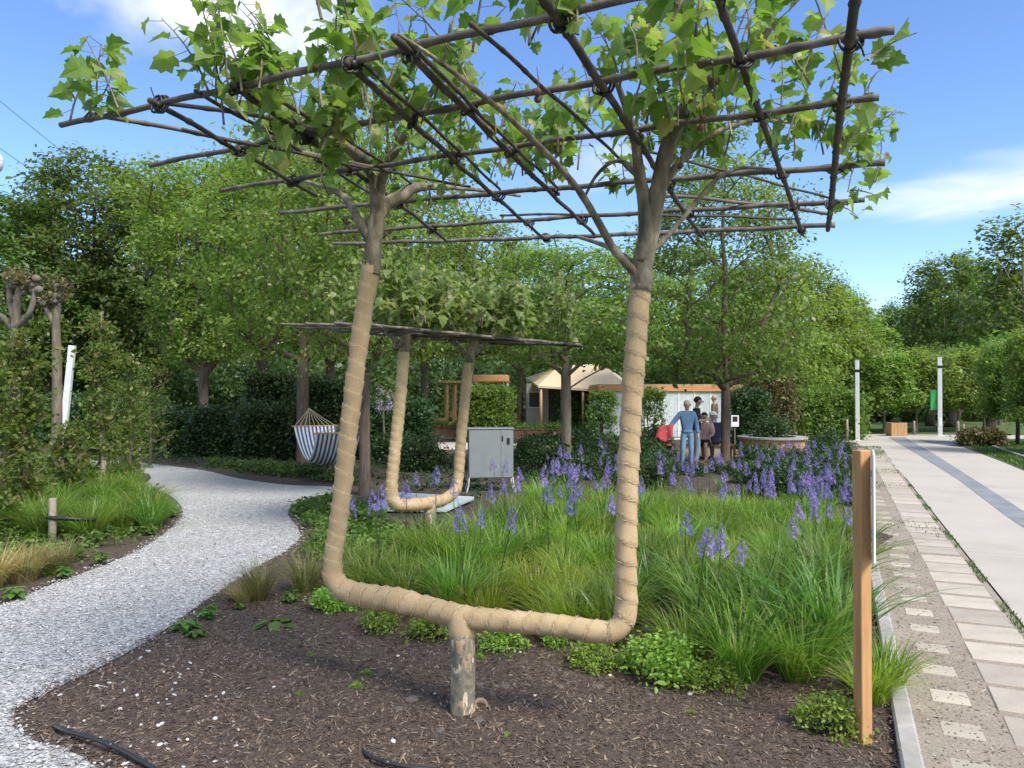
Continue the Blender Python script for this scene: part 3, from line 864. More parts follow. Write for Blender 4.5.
tree('garden_tree', 'layered', 566, 17, 'layered tree with grey trunk in front of the tan canvas roof', 236, rz=.2, wide=1.05)
tree('garden_tree', 'layered2', 632, 29, 'layered dark crown seen just behind the right burlap leader', 246, rz=4.0)
tree('garden_tree', 'elm2', 520, 38, 'pale green tree behind the pavilion, above the tan canvas roof', 238, rz=5.0)
tree('slim_tree', 'thin_multi', 725, 19.5, 'slim forked tree with a bare brown stem right beside the people', 122, rz=.9, wide=1.0)
tree('garden_tree', 'layered2', 690, 33, 'green tree right behind the pale willow', 240, rz=2.0)
tree('weeping_willow', 'willow', 704, 44, 'pale yellow weeping willow behind the glass pavilion', 325)
for px, d, yt, lab in ((770, 33, 255, 'bushy bright tree left of the row behind the round wooden planter'), (812, 37, 262, 'bushy bright tree in the middle of the row left of the road'), (846, 41, 290, 'bushy bright tree at the right end of the row beside the white lamp pole')):
    tree('bushy_tree', 'bushy', px, d, lab, yt)
tree('tall_tree', 'tall_dark2', 742, 47, 'dark tree behind the bushy row, rising over the slim tree', 262, wide=.8)
tree('tall_tree', 'tall_dark', 842, 58, 'dark tree behind the bushy row at the bend of the road', 276, wide=.75)
# right rear
tree('tall_tree', 'far_multi', 952, 50, 'large round-headed tree with many pale stems behind the banner pole', 252, wide=.92)
tree('poplar_tree', 'poplar', 1000, 44, 'sparse young poplar, left one of the pair at the right edge', 222, rz=.3, wide=1.2)
tree('poplar_tree', 'poplar', 1026, 43, 'sparse young poplar, right one of the pair at the right edge', 214, rz=2.3, wide=1.2)
tree('tall_tree', 'far_multi', 1035, 55, 'large leafy tree behind the pair of poplars', 290, rz=2.0)
tree('tall_tree', 'tall_dark', 893, 66, 'lower dark tree closing the view at the far end of the road', 300, wide=.8)
for px, d, yt, lab in ((884, 35, 352, 'clipped round-headed small tree behind the wooden crate, leftmost of its row'), (916, 35.5, 349, 'clipped round-headed small tree just left of the banner pole'), (958, 36, 350, 'clipped round-headed small tree just right of the banner pole'), (984, 37, 352, 'clipped round-headed small tree by the leaning trunk, right end of its row')):
    tree('standard_tree', 'standard', px, d, lab, yt, 'clipped small trees behind the crossing path', 1.12)
# the wood behind everything: each tree one can tell apart is a thing of its own
for i, px in enumerate(range(-140, 1180, 42)):
    d = 62 + random.uniform(-6, 12)
    tree('woodland_tree', 'far', px + random.uniform(-12, 12), d, 'dark full tree of the wood that closes the background', 312 + random.uniform(-26, 14) - (28 if px > 930 or px < 220 else 0) + (14 if 820 < px < 910 else 0), 'trees of the wood behind the garden', random.uniform(.75, 1.0))
# leaning bare trunks in the wood on the right
for (a, b_, d, w, lab) in (((988, 437), (1001, 398), 37.5, .24, 'thick pale trunk leaning right among the small clipped trees'), ((950, 433), (962, 410), 41, .26, 'dark trunk leaning right behind the banner pole'), ((866, 436), (862, 395), 40, .18, 'slim brown trunk leaning left beyond the white lamp pole'), ((930, 434), (931, 400), 43, .22, 'upright brown trunk left of the banner pole')):
    A = G(*a); A = D(a[0], a[1], d); A.z = 0; B_ = D(b_[0], b_[1], d + .6); B_.z += .6
    t = thing('bare_trunk', lab, 'tree trunk', A)
    L = B_ - A
    mb = MB(); mb.tube([(0, 0, 0), L * .3 + Vector((.05, 0, 0)), L * .7, L * 1.4], [w * 1.25, w, w * .85, w * .6], 9)
    mb.build('trunk', MT['bark_brown'], t, True)
    cl = [L * 1.4 + Vector((RNG.normal(0, .8), RNG.normal(0, .8), RNG.uniform(0, 1.6))) for _ in range(26)]
    mb = MB()
    link('crown', crown_mesh('leaning_crown', np.array([list(c) for c in cl]), 60, .22, .35, .6, MT['leaf_dark']), t)

# boxed heads on stilts at the right edge
def boxed(px, d, ytop, ybot, half, lab):
    p = D(px, 400, d); zt = CAMH + (HOR - ytop) * d / F; zb = CAMH + (HOR - ybot) * d / F
    t = thing('boxed_tree', lab, 'tree', (p.x, d, 0), RZ, 'boxed trees on clear stems along the right verge')
    mb = MB(); mb.tube([(0, 0, 0), (.02, 0, zb * .6), (0, .02, zt * .85)], [.075, .065, .04], 8)
    for i in range(10):
        a = i * .63; mb.tube([(0, 0, zb * .9 + i * .06), (half * .7 * math.cos(a), half * .7 * math.sin(a), zb + (zt - zb) * (.3 + .06 * i))], [.03, .012], 5)
    mb.build('trunk', MT['bark_dark'], t, True)
    c = np.c_[RNG.uniform(-half, half, 330), RNG.uniform(-half, half, 330), RNG.uniform(zb, zt, 330)]
    link('crown', crown_mesh('boxed_crown', c, 70, .095, .13, .9, MT['leaf_mid']), t)
boxed(1017, 26.5, 344, 418, 1.0, 'boxed tree on a dark clear stem, nearest to the lamp with the green banner')
boxed(1052, 22.5, 330, 416, 1.0, 'boxed tree on a dark clear stem, cut by the right edge of the photo')

# ---------------------------------------------------------------- hedges and shrubs
def hedge(name, lab, cat, c, size, rz, leaf, n, lpc, ls, sp=.10, group=None, stemmat=None):
    t = thing(name, lab, cat, c, rz, group)
    x, y, z = size
    P = np.c_[RNG.uniform(-x / 2, x / 2, n), RNG.uniform(-y / 2, y / 2, n), RNG.uniform(.05, z, n)]
    # push most clumps to the faces
    k = RNG.integers(0, 5, n)
    for i in range(n):
        if k[i] == 0: P[i, 2] = z
        elif k[i] in (1, 2): P[i, 1] = -y / 2 if RNG.random() < .65 else y / 2
        elif k[i] == 3: P[i, 0] = x / 2 * (1 if RNG.random() < .5 else -1)
    P += RNG.normal(0, .035, P.shape)
    link('foliage', crown_mesh('hedge_foliage', P, lpc, ls, sp, .9, leaf, LEAF_Q, .5), t)
    mb = MB()
    for i in range(max(5, int(x * 4))):
        a = RNG.uniform(-x / 2, x / 2); b2 = RNG.uniform(-y / 2, y / 2) * .6
        mb.tube([(a, b2, 0), (a + RNG.normal(0, .05), b2 + RNG.normal(0, .05), z * .5), (a + RNG.normal(0, .15), b2 + RNG.normal(0, .1), z * .92)], [.03, .022, .008], 5)
    mb.build('stem', stemmat or MT['bark_dark'], t, True)
    return t
hedge('clipped_hedge', 'clipped green hedge block left of the hammock', 'hedge', (D(276, 400, 24).x, 24, 0), (1.5, .9, 2.28), 0, MT['leaf_shrub'], 420, 60, .075)
for i, (px0, px1, d, z, lab) in enumerate(((108, 200, 23, 1.15, 'low dark glossy hedge left of the clipped block, along the path'), (196, 256, 22.4, 1.2, 'low dark hedge in front of the fresh green forked tree'), (250, 300, 21, 1.25, 'low dark hedge right up to the hammock trunk'))):
    x0, x1 = D(px0, 400, d).x, D(px1, 400, d).x
    hedge('low_hedge', lab, 'hedge', ((x0 + x1) / 2, d, 0), (x1 - x0, 1.0, z), 0, MT['leaf_shrub'], 420, 45, .085, .16)
hedge('rear_hedge', 'dark hedge behind the hammock between two tree trunks', 'hedge', (D(335, 400, 22).x, 22, 0), (1.9, .8, 2.0), .1, MT['leaf_shrub'], 420, 50, .08, .14)
hedge('rear_hedge', 'dark hedge behind the small trellised tree', 'hedge', (D(396, 400, 21).x, 21, 0), (1.6, .8, 1.45), -.1, MT['leaf_shrub'], 420, 50, .08, .14)
hedge('laurel_hedge', 'laurel hedge block right of the second burlap leader, in front of the pavilion', 'hedge', (D(488, 400, 29).x, 29, 0), (1.4, .9, 1.85), 0, MT['leaf_mid'], 380, 50, .11, .14)
hedge('low_hedge', 'yellow green shrub screen under the tan canvas roof', 'hedge', (D(585, 400, 38).x, 38, 0), (3.2, .8, 1.9), 0, MT['leaf_bright'], 300, 40, .14, .16)
hedge('climber_screen', 'upright leafy climber screen left of the right burlap leader', 'climbing plant', (D(602, 400, 27).x, 27, 0), (.8, .35, 1.75), 0, MT['leaf_dark'], 100, 38, .09, .10)
hedge('climber_screen', 'upright leafy climber screen right of the right burlap leader', 'climbing plant', (D(650, 400, 27.5).x, 27.5, 0), (.8, .4, 1.85), 0, MT['leaf_dark'], 90, 38, .09, .10)
hedge('rear_hedge', 'tall dark hedge carrying the small white notice', 'hedge', (D(749, 400, 25).x, 25, 0), (.8, .8, 1.75), 0, MT['leaf_shrub'], 330, 50, .08, .12)
hedge('reddish_shrub', 'reddish brown shrub behind the round wooden planter', 'shrub', (D(772, 400, 28).x, 28, 0), (1.2, 1.0, 2.3), 0, MT['leaf_red'], 260, 42, .10, .18)
hedge('rear_hedge', 'green hedge between the planter and the white lamp pole', 'hedge', (D(822, 400, 30).x, 30, 0), (2.6, 1.0, 1.7), 0, MT['leaf_mid'], 420, 45, .12, .18)
hedge('verge_shrub', 'low brown green shrub at the corner of the lawn right of the road', 'shrub', (D(988, 440, 26).x - .2, 26, 0), (1.1, .7, .45), RZ, MT['leaf_red'], 120, 40, .09, .1)
hedge('rear_hedge', 'green hedge behind the left espaliers, far left', 'hedge', (D(60, 400, 27).x, 27, 0), (7, 1.2, 1.5), 0, MT['leaf_shrub'], 700, 40, .11, .2)
# undergrowth of the wood: nobody could count it
n = 5600
P = np.c_[RNG.uniform(-62, 66, n), RNG.uniform(48, 58, n), RNG.uniform(0, 5.6, n)]
P[:, 2] *= RNG.uniform(.5, 1, n)
u = link('undergrowth', crown_mesh('undergrowth', P, 26, .34, .5, .7, MT['leaf_far'], LEAF_Q, .5))
tag(u, 'dark undergrowth filling the wood behind the garden', 'undergrowth', None, 'stuff')

# ================================================================== THE TRELLISED PLANE TREES
def resample(P, step):
    P = np.array([list(p) for p in P]); d = np.r_[0, np.cumsum(np.linalg.norm(np.diff(P, axis=0), axis=1))]
    s = np.arange(0, d[-1], step)
    return np.stack([np.interp(s, d, P[:, k]) for k in range(3)], 1), s

def wrapped(path, r0, r1, parent, pitch=.085, step=.011, seg=28, fringe=420, seed=0):
    """burlap bandage wound round a limb: a helical overlapping edge"""
    P, s = resample(path, step); n = len(P)
    rad = np.interp(s / s[-1], [0, .32, .40, .52, .60, 1], [r1, r1 * 1.03, r0, r0 * .9, r1 * 1.04, r1 * .97])
    wob = [mnoise.noise(Vector((x * 5, seed, 0))) for x in s]
    jit = [mnoise.noise(Vector((x * 2.3, seed + 7, 0))) * .055 for x in s]
    def rf(i, ang):
        ph = ((s[i] + jit[i]) / pitch + ang / (2 * math.pi)) % 1.0
        ridge = .12 * (1 - ph) ** 1.2 + .05 * np.exp(-((ph - .03) / .04) ** 2) + .02 * np.sin(ang * 2 + s[i] * 31)
        lump = np.array([mnoise.noise(Vector((s[i] * 9, math.cos(a) * 1.2 + seed, math.sin(a) * 1.2))) for a in ang]) * .075
        return 1 + ridge + lump + .05 * wob[i]
    mb = MB(); mb.tube(P, rad, seg, True, rf)
    o = mb.build('wrapping', MT['burlap'], parent, True)
    # the ragged selvage of every turn, with frayed threads
    T = np.gradient(P, axis=0); T /= np.linalg.norm(T, axis=1)[:, None]; up = np.array([0, 0, 1.0]) if abs(T[0, 2]) < .9 else np.array([1.0, 0, 0])
    Nn = np.cross(up, T[0]); frames = []
    for i in range(n):
        Nn = Nn - T[i] * np.dot(Nn, T[i]); Nn /= np.linalg.norm(Nn); frames.append((Nn.copy(), np.cross(T[i], Nn)))
    E_ = []; er = []; m = 22
    for a_ in range(int((s[-1] - .03) / pitch * m)):
        ss = a_ / m * pitch; i = min(n - 1, int(ss / step)); ang = -2 * math.pi * (a_ / m) - 2 * math.pi * jit[i] / pitch
        N1, B1 = frames[i]; w = 1.0 + .02 * RNG.normal()
        E_.append(P[i] + (math.cos(ang) * N1 + math.sin(ang) * B1) * rad[i] * (1.12 + .05 * wob[i]) * w + T[i] * RNG.normal(0, .002)); er.append(.0012 * max(.35, 1 + .6 * RNG.normal()) * rad[i] / .055)
    mb = MB(); mb.tube(E_, er, 5); mb.build('selvage', MT['thread'], o, True)
    if fringe:
        k_ = RNG.integers(2, len(E_) - 2, fringe); pos = np.array(E_)[k_]; i = np.minimum(n - 1, (k_ / m * pitch / step).astype(int))
        nn = pos - P[i]; nn /= np.linalg.norm(nn, axis=1)[:, None]
        tv = np.array([[0, -.5, 0], [1, -.1, .3], [1, .1, .3], [0, .5, 0]])
        V, Pq = scatter(tv, [[[0, 1, 2, 3]]], pos, basis(nn), np.c_[RNG.uniform(.008, .025, fringe), np.full(fringe, .0022), np.full(fringe, .02)])
        f = link('frayed_thread', np_mesh('frayed_thread', V, Pq), o, MT['thread']); f['kind'] = 'stuff'
    return o

def leafy_shoots(bases, dirs, lens, nleaf, ls, mat, parent, name='foliage', twigname='shoot', tilt=.55):
    mb = MB(); pos = []; nrm = []; sp = []; sz = []
    for b0, d0, L, nl in zip(bases, dirs, lens, nleaf):
        b0 = np.array(list(b0)); d0 = np.array(list(d0), float); d0 /= np.linalg.norm(d0)
        bend = np.clip(RNG.normal(0, .2, 3), -.3, .3); bend[2] = -abs(bend[2]) * .6
        t = np.linspace(0, 1, 6)
        P = b0 + np.outer(t * L, d0) + np.outer(t * t * L, bend)
        mb.tube(P, np.linspace(.0055, .002, 6), 5, False)
        for k in range(nl):
            u = .12 + .88 * (k + RNG.random() * .7) / nl
            q = b0 + u * L * d0 + u * u * L * bend
            a = RNG.uniform(0, 6.28)
            side = np.array([math.cos(a), math.sin(a), RNG.normal(.05, .3)])
            pet = RNG.uniform(.03, .07)
            pos.append(q + side * pet); sp.append(side + np.array([0, 0, -.35]))
            nrm.append(np.array([0, 0, 1.0]) + RNG.normal(0, tilt, 3) + side * .35)
            sz.append(ls * RNG.uniform(.45, 1.2) * (1.0 - .35 * max(0, u - .6) / .4))
            mb.tube([q, q + side * pet], [.0018, .0014], 3, False)
    tw = mb.build(twigname, MT['limb'], parent, True); tw['kind'] = 'stuff'
    Vs = []; Ps = []; off = 0; pick = RNG.integers(0, len(PLANE_SET), len(pos)); Bz = basis(np.array(nrm), np.array(sp)); pos = np.array(pos); sz = np.array(sz)
    for k, tm_ in enumerate(PLANE_SET):
        V, P = scatter(tm_[0], tm_[1], pos[pick == k], Bz[pick == k], sz[pick == k]); Vs.append(V); Ps.append(P[0] + off); off += len(V)
    V = np.vstack(Vs); P = Ps
    f = link(name, np_mesh(name, V, P, False), parent, mat); f['kind'] = 'stuff'
    return f

def cane(a, b, r0, r1, parent, name, sag=.015, mat='cane'):
    a, b = Vector(a), Vector(b); L = (b - a).length; n = max(12, int(L / .03))
    P = []; rr = []
    ph = random.uniform(0, 6); k1 = random.uniform(-1, 1) * sag; k2 = random.uniform(-1, 1) * sag
    nxt = random.uniform(.1, .3)
    for i in range(n + 1):
        t = i / n; p = a.lerp(b, t)
        p = p + Vector((0, k2 * math.sin(t * 5 + ph), k1 * math.sin(t * math.pi) + .004 * math.sin(t * L * 9 + ph)))
        r = r0 + (r1 - r0) * t
        s = t * L
        if s > nxt: r *= 1.26; nxt += random.uniform(.22, .36)
        P.append(p); rr.append(r * random.uniform(.97, 1.03))
    mb = MB(); mb.tube(P, rr, 8, True)
    return mb.build(name, MT[mat], parent, True)

def tie_mesh(seed):
    rnd = random.Random(seed); mb = MB()
    for off in (-.014, 0.004, .018):
        P = [(.024 * math.cos(a) + off, .027 * math.sin(a) * .7, .034 * math.sin(a) + .01 * math.cos(a)) for a in np.linspace(0, 2 * math.pi, 15)]
        mb.tube(P, .0062, 6, False)
    mb.ell((0, -.024, -.004), (.018, .012, .016), 8, 6)
    mb.tube([(0, -.026, 0), (.01, -.03, .03 * rnd.choice((-1, 1))), (.02 * rnd.uniform(-1, 1), -.035, .07 * rnd.choice((-1, 1)))], [.005, .004, .003], 5)
    me = mb.mesh('tie', True); me.materials.append(MT['black_tie']); return me
TIES = [tie_mesh(i) for i in range(4)]

# ---- first, large one
root_xy = G(463, 718)
pt = thing('trellised_plane_tree', 'large U-shaped plane tree wrapped in tan burlap on one short mottled trunk', 'tree', (root_xy.x, root_xy.y, 0))
O = Vector((root_xy.x, root_xy.y, 0))
def L_(v): return Vector(v) - O
dj, dl, dr = root_xy.y, 4.78, 3.93
lt = D(372, 262, dl); rt = D(641, 280, dr + .04)
path = [lt, D(361, 330, dl), D(350, 420, dl - .01), D(340, 510, dl - .01), D(333, 560, dl - .015), D(336, 582, dl - .03), D(356, 594, dl - .10),
        D(400, 601, dl - .3), D(430, 609, dj + .16), D(463, 617, dj + .02), D(505, 621, dj - .08), D(560, 626, dr + .12), D(600, 632, dr + .03), D(618, 628, dr), D(626, 610, dr),
        D(626, 570, dr), D(627, 500, dr), D(632, 400, dr + .02), D(637, 330, dr + .03), rt]
pth = [L_(p) for p in cr_path(path, 6)]
wr = wrapped(pth, .068, .0525, pt, .098, seed=1)
# the bandage end crossing the top of the stub
mb = MB()
J = L_(D(463, 617, dj + .02))
def foldf(i, ang): return 1 + .06 * np.abs(np.sin(ang * 2.5 + i * .8)) + .03 * np.sin(ang * 6 - i * 1.5)
mb.tube([J + Vector((0, 0, .045)), J + Vector((0, 0, .0)), J + Vector((0, .0, -.05)), J + Vector((0, 0, -.085)), J + Vector((0, 0, -.11)), J + Vector((0, 0, -.112))], [.055, .074, .082, .079, .074, .066], 26, True, foldf)
mb.build('wrapping_knot', MT['burlap'], wr, True)
mb = MB()
def stubf(i, ang): return 1 + .05 * np.sin(ang * 3 + i * .3) + .03 * np.sin(ang * 5 - i * .7)
mb.tube([(0, 0, -.05), (.002, 0, .02), (0, .0, .15), (.004, 0, .30), (0, 0, .42), (.0, .0, .475)], [.078, .071, .066, .066, .067, .066], 20, True, stubf)
mb.build('trunk', MT['plane_bark'], pt, True)
def limb(pts, r, parent=pt, name='limb', k=6, org=O, bark='limb'):
    P = cr_path([D(*p) - org for p in pts], k)
    rr = np.interp(np.linspace(0, 1, len(P)), np.linspace(0, 1, len(r)), r) * (1 + .05 * RNG.normal(size=len(P)))
    mb = MB(); mb.tube(P, rr, 10, True)
    return mb.build(name, MT[bark], parent, True)
# left leader's limbs
limb([(371, 275, dl), (374, 240, dl), (378, 205, dl), (372, 172, dl - .05), (352, 150, dl - .3), (312, 128, dl - .6), (268, 100, dl - 1.0), (240, 60, dl - 1.15)], [.060, .054, .050, .048, .040, .030, .022, .012])
limb([(377, 222, dl), (386, 205, dl + .02), (402, 196, dl + .05), (414, 188, dl + .1), (440, 187, dl + .25), (480, 190, dl + .5), (520, 196, dl + .9)], [.040, .040, .042, .038, .018, .014, .010])
limb([(371, 240, dl), (362, 228, dl), (352, 208, dl + .1), (340, 194, dl + .25), (318, 185, dl + .4), (290, 178, dl + .6)], [.034, .030, .026, .022, .016, .010])
limb([(378, 205, dl), (382, 180, dl - .05), (396, 150, dl - .2), (420, 110, dl - .5), (442, 72, dl - .75), (452, 20, dl - .9)], [.034, .030, .024, .020, .016, .010])
# right leader's limbs
limb([(641, 292, dr + .03), (643, 262, dr + .05), (650, 230, dr + .05), (656, 200, dr), (664, 160, dr - .08), (676, 124, dr - .15), (702, 88, dr - .3), (738, 62, dr - .45), (762, 36, dr - .55), (774, 4, dr - .6), (778, -40, dr - .6)], [.058, .056, .054, .046, .040, .038, .036, .034, .028, .020, .012])
limb([(642, 262, dr + .04), (646, 235, dr + .02), (644, 200, dr), (640, 178, dr - .05), (634, 135, dr - .15), (622, 96, dr - .3), (606, 60, dr - .4)], [.044, .042, .036, .032, .022, .016, .010])
limb([(640, 276, dr + .03), (630, 268, dr + .02), (612, 246, dr - .02), (596, 218, dr - .1), (577, 188, dr - .25), (548, 155, dr - .45), (512, 120, dr - .7), (478, 92, dr - .95), (440, 62, dr - 1.15), (398, 34, dr - 1.3)], [.027, .023, .021, .019, .017, .0145, .0125, .011, .009, .006])
limb([(641, 270, dr + .05), (625, 258, dr + .15), (606, 246, dr + .35), (575, 236, dr + .7)], [.022, .019, .015, .010])
limb([(652, 250, dr + .05), (664, 240, dr + .1), (688, 212, dr + .15), (716, 180, dr + .2), (742, 168, dr + .3), (775, 170, dr + .4)], [.018, .015, .013, .012, .010, .007])
limb([(658, 196, dr), (672, 172, dr - .05), (694, 148, dr - .1), (726, 128, dr - .15), (760, 120, dr), (800, 124, dr + .2)], [.026, .022, .018, .014, .010, .007])
limb([(640, 178, dr - .05), (628, 164, dr + .1), (612, 162, dr + .2), (596, 176, dr + .3), (585, 196, dr + .4)], [.016, .013, .011, .010, .008])
# shoots with lobed leaves growing out of the frame
HF = 3.08
def shoot_field(spots, n, hmin, hmax, lean=.35):
    bases = []; dirs = []; lens = []; nl = []
    w = np.array([s[4] for s in spots], float); w /= w.sum()
    for i in RNG.choice(len(spots), n, p=w):
        cx, cy, sx, sy, _ = spots[i]
        px, py = cx + RNG.normal(0, sx), cy + RNG.normal(0, sy)
        py = min(py, 236)
        b0 = G(px, py, HF + RNG.normal(0, .05))
        if b0.y > 8 or b0.y < 1.9: continue
        bases.append(b0 - O); L = RNG.uniform(hmin, hmax); lens.append(L)
        d = np.array([RNG.normal(0, lean), RNG.normal(0, lean), 1.0]); dirs.append(d)
        nl.append(int(5 + L * 17))
    return bases, dirs, lens, nl
spots = [(305, 140, 34, 20, 1.2), (365, 120, 36, 24, 1.3), (250, 95, 22, 18, .55), (190, 118, 30, 10, .25), (410, 100, 26, 34, .5), (480, 158, 46, 18, 1.0), (540, 176, 40, 16, .9),
         (620, 120, 22, 26, .7), (690, 90, 32, 32, 1.0), (690, 168, 46, 24, 1.0), (770, 155, 46, 24, .8), (820, 125, 26, 30, .4), (845, 165, 14, 22, .3), (430, 192, 60, 12, .7), (600, 40, 34, 20, .12), (750, 45, 30, 22, .4), (540, 30, 36, 20, .16), (330, 60, 36, 18, .35), (345, 200, 30, 12, .4)]
RNG = np.random.default_rng(33)
B, Dd, Ls, Nl = shoot_field(spots, 142, .18, .66, .26)
# some particular sprays: left tip and right edge
for (px, py, lean, L, n_) in ((96, 115, (.0, 0, 1), .42, 12), (70, 121, (.15, 0, 1), .40, 8), (84, 118, (.5, 0, .5), .3, 7), (118, 108, (-.4, .1, 1), .36, 9), (228, 84, (-.1, 0, 1), .5, 13), (208, 90, (-.3, 0, .9), .36, 9), (868, 60, (.3, .1, .3), .22, 6), (858, 110, (.2, 0, .6), .2, 6), (850, 190, (.7, 0, .0), .24, 6), (835, 205, (1, .2, -.1), .26, 5), (850, 150, (.5, 0, .6), .26, 7), (842, 172, (.4, 0, .4), .25, 6), (800, 80, (.3, 0, .8), .3, 8)):
    B.append(G(px, py, HF) - O); Dd.append(np.array(lean, float)); Ls.append(L); Nl.append(n_)
leafy_shoots(B, Dd, Ls, Nl, .099, MT['leaf_plane'], pt)
# hanging seed balls
for px, py, z in ((537, 92, 2.95), (538, 99, 2.93), (703, 118, 3.0), (700, 128, 2.97), (794, 132, 3.1), (680, 166, 2.95)):
    p = G(px, py, z) - O; mb = MB(); mb.ell(p, (.016, .016, .016), 10, 8); mb.tube([p, p + Vector((.004, 0, .05)), p + Vector((0, .01, .1))], .0016, 4)
    mb.build('seed_ball', noisy('seed_ball', [(.3, (.10, .05, .035)), (.7, (.22, .11, .08))], 60, .9, bs=.8) if 'sb' not in MT else MT['sb'], pt, True)

# the cane frame
tf = thing('cane_trellis', 'large square trellis of weathered canes tied with black rubber over the near tree', 'trellis', (O.x, O.y, HF))
OT = Vector((O.x, O.y, HF))
rails = [((60, 125, 3.12), (645, 0, 3.06), 1.35, .0165, .017), ((150, 165, 3.14), (895, 30, 3.06), 1, .016, .0195), ((220, 190, 3.14), (880, 97, 3.08), 1, .0165, .018), ((280, 213, 3.16), (885, 163, 3.10), 1, .0175, .022), ((319, 234, 3.20), (865, 200, 3.12), 1, .017, .020), ((332, 244, 3.22), (835, 225, 3.14), 1, .019, .022), ((640, 193, 3.18), (832, 214, 3.14), 1, .015, .015), ((150, 101, 3.13), (330, 132, 3.10), 1, .013, .013), ((88, 112, 3.14), (392, 170, 3.13), 1, .014, .012)]
RL = []
for a, b_, ext, r0, r1 in rails:
    A, B_ = G(*a), G(*b_); B_ = A + (B_ - A) * ext
    RL.append((A, B_)); cane(A - OT, B_ - OT, r0 * .86, r1 * .88, tf, 'rail')
poles = [((866, -80, 3.03), (827, 230, 3.10), .021, .022), ((700, -60, 3.04), (802, 234, 3.11), .018, .018), ((530, -20, 3.04), (702, 236, 3.12), .021, .017), ((394, 38, 3.06), (594, 234, 3.13), .019, .016), ((345, 60, 3.07), (546, 240, 3.15), .017, .015), ((232, 84, 3.09), (446, 240, 3.17), .018, .015), ((148, 98, 3.10), (316, 196, 3.12), .017, .015)]
PL = []
for a, b_, r0, r1 in poles:
    A, B_ = G(*a), G(*b_); PL.append((A, B_)); cane(A - OT, B_ - OT, r0 * .8, r1 * .82, tf, 'cross_pole', .02, 'cane_dark')
for (a, b_, r0) in (((408, 40, 3.07), (560, 190, 3.13), .012), ((470, 20, 3.05), (640, 180, 3.12), .012), ((362, 64, 3.08), (500, 190, 3.15), .012), ((196, 92, 3.10), (380, 200, 3.15), .013), ((272, 96, 3.10), (420, 190, 3.15), .012), ((634, 150, 3.14), (846, 205, 3.10), .012), ((180, 128, 3.13), (470, 185, 3.12), .012), ((500, 215, 3.17), (800, 219, 3.16), .013)):
    cane(G(*a) - OT, G(*b_) - OT, r0 * .72, r0 * .7, tf, 'cross_pole', .03, 'cane_dark')
n_tie = 0
for A, B_ in RL[:6]:
    for C_, D_ in PL:
        d1, d2 = (B_ - A).xy, (D_ - C_).xy; det = d1.x * d2.y - d1.y * d2.x
        e = (C_ - A).xy; t = (e.x * d2.y - e.y * d2.x) / det; u = (e.x * d1.y - e.y * d1.x) / det
        if 0 <= t <= 1 and 0 <= u <= 1:
            o = link('tie', TIES[n_tie % 4], tf); o.location = (A + (B_ - A) * t + C_ + (D_ - C_) * u) / 2 - OT
            o.rotation_euler = (RNG.normal(0, .3), RNG.normal(0, .3), math.atan2(d1.y, d1.x) + .6 + RNG.normal(0, .3)); n_tie += 1

# ---- second, smaller one behind
r2 = G(430, 533)
O2 = Vector((r2.x, r2.y, 0))
p2 = thing('trellised_plane_tree', 'smaller U-shaped plane tree in burlap behind the pale ground panel, beside the grey cabinet', 'tree', O2)
d2l, d2r = 9.6, 10.7
path = [D(404, 352, d2l), D(401, 390, d2l), D(396, 440, d2l), D(392, 480, d2l), D(392, 497, d2l), D(398, 505, d2l + .03), D(415, 505, d2l + .1), D(430, 503, r2.y), D(443, 500, d2r - .4), D(454, 492, d2r - .1), D(458, 480, d2r), D(461, 440, d2r), D(465, 400, d2r), D(469, 362, d2r)]
w2 = wrapped([p - O2 for p in cr_path(path, 5)], .083, .070, p2, .10, .02, 16, 0, 5)
mb = MB(); mb.tube([(0, 0, -.03), (0, 0, .2), (.0, 0, .44)], [.10, .085, .085], 12); mb.build('trunk', MT['plane_bark'], p2, True)
def limb2(pts, r): return limb(pts, r, p2, org=O2)
limb2([(403, 360, d2l), (405, 345, d2l), (408, 330, d2l), (420, 312, d2l)], [.075, .065, .05, .03])
limb2([(404, 352, d2l), (398, 342, d2l - .2), (386, 332, d2l - .5)], [.04, .035, .03]); limb2([(404, 352, d2l), (414, 340, d2l + .3), (425, 332, d2l + .6)], [.04, .035, .03])
limb2([(469, 372, d2r), (471, 354, d2r), (476, 342, d2r), (490, 330, d2r)], [.07, .06, .05, .03])
limb2([(470, 362, d2r), (462, 350, d2r - .2), (450, 340, d2r - .4)], [.04, .035, .03]); limb2([(471, 356, d2r), (482, 346, d2r + .3), (495, 340, d2r + .5)], [.045, .035, .03])
A2, B2 = D(312, 323, 8.9), D(545, 344, 11.4)
u2 = (B2 - A2); v2 = Vector((-u2.y, u2.x, 0)).normalized(); v2.z = .065
t2 = thing('cane_trellis', 'small dark cane trellis seen edge on over the rear burlap tree', 'trellis', (O2.x, O2.y, 2.6)); OT2 = Vector((O2.x, O2.y, 2.6))
for k in range(6):
    o_ = (k - 2.5) * .36
    cane(A2 + v2 * o_ + u2 * (.0 if k % 2 else .06) - OT2, B2 + v2 * o_ * .8 - u2 * (.12 if k > 3 else .0) - OT2, .016, .018, t2, 'rail', .03)
for k in range(7):
    m_ = A2 + u2 * (.08 + k * .14) + Vector((0, 0, -.035))
    cane(m_ - v2 * 1.05 - OT2, m_ + v2 * 1.05 - OT2, .015, .014, t2, 'cross_pole', .03, 'cane_dark')
bs = []; ds = []; ls_ = []; nl = []
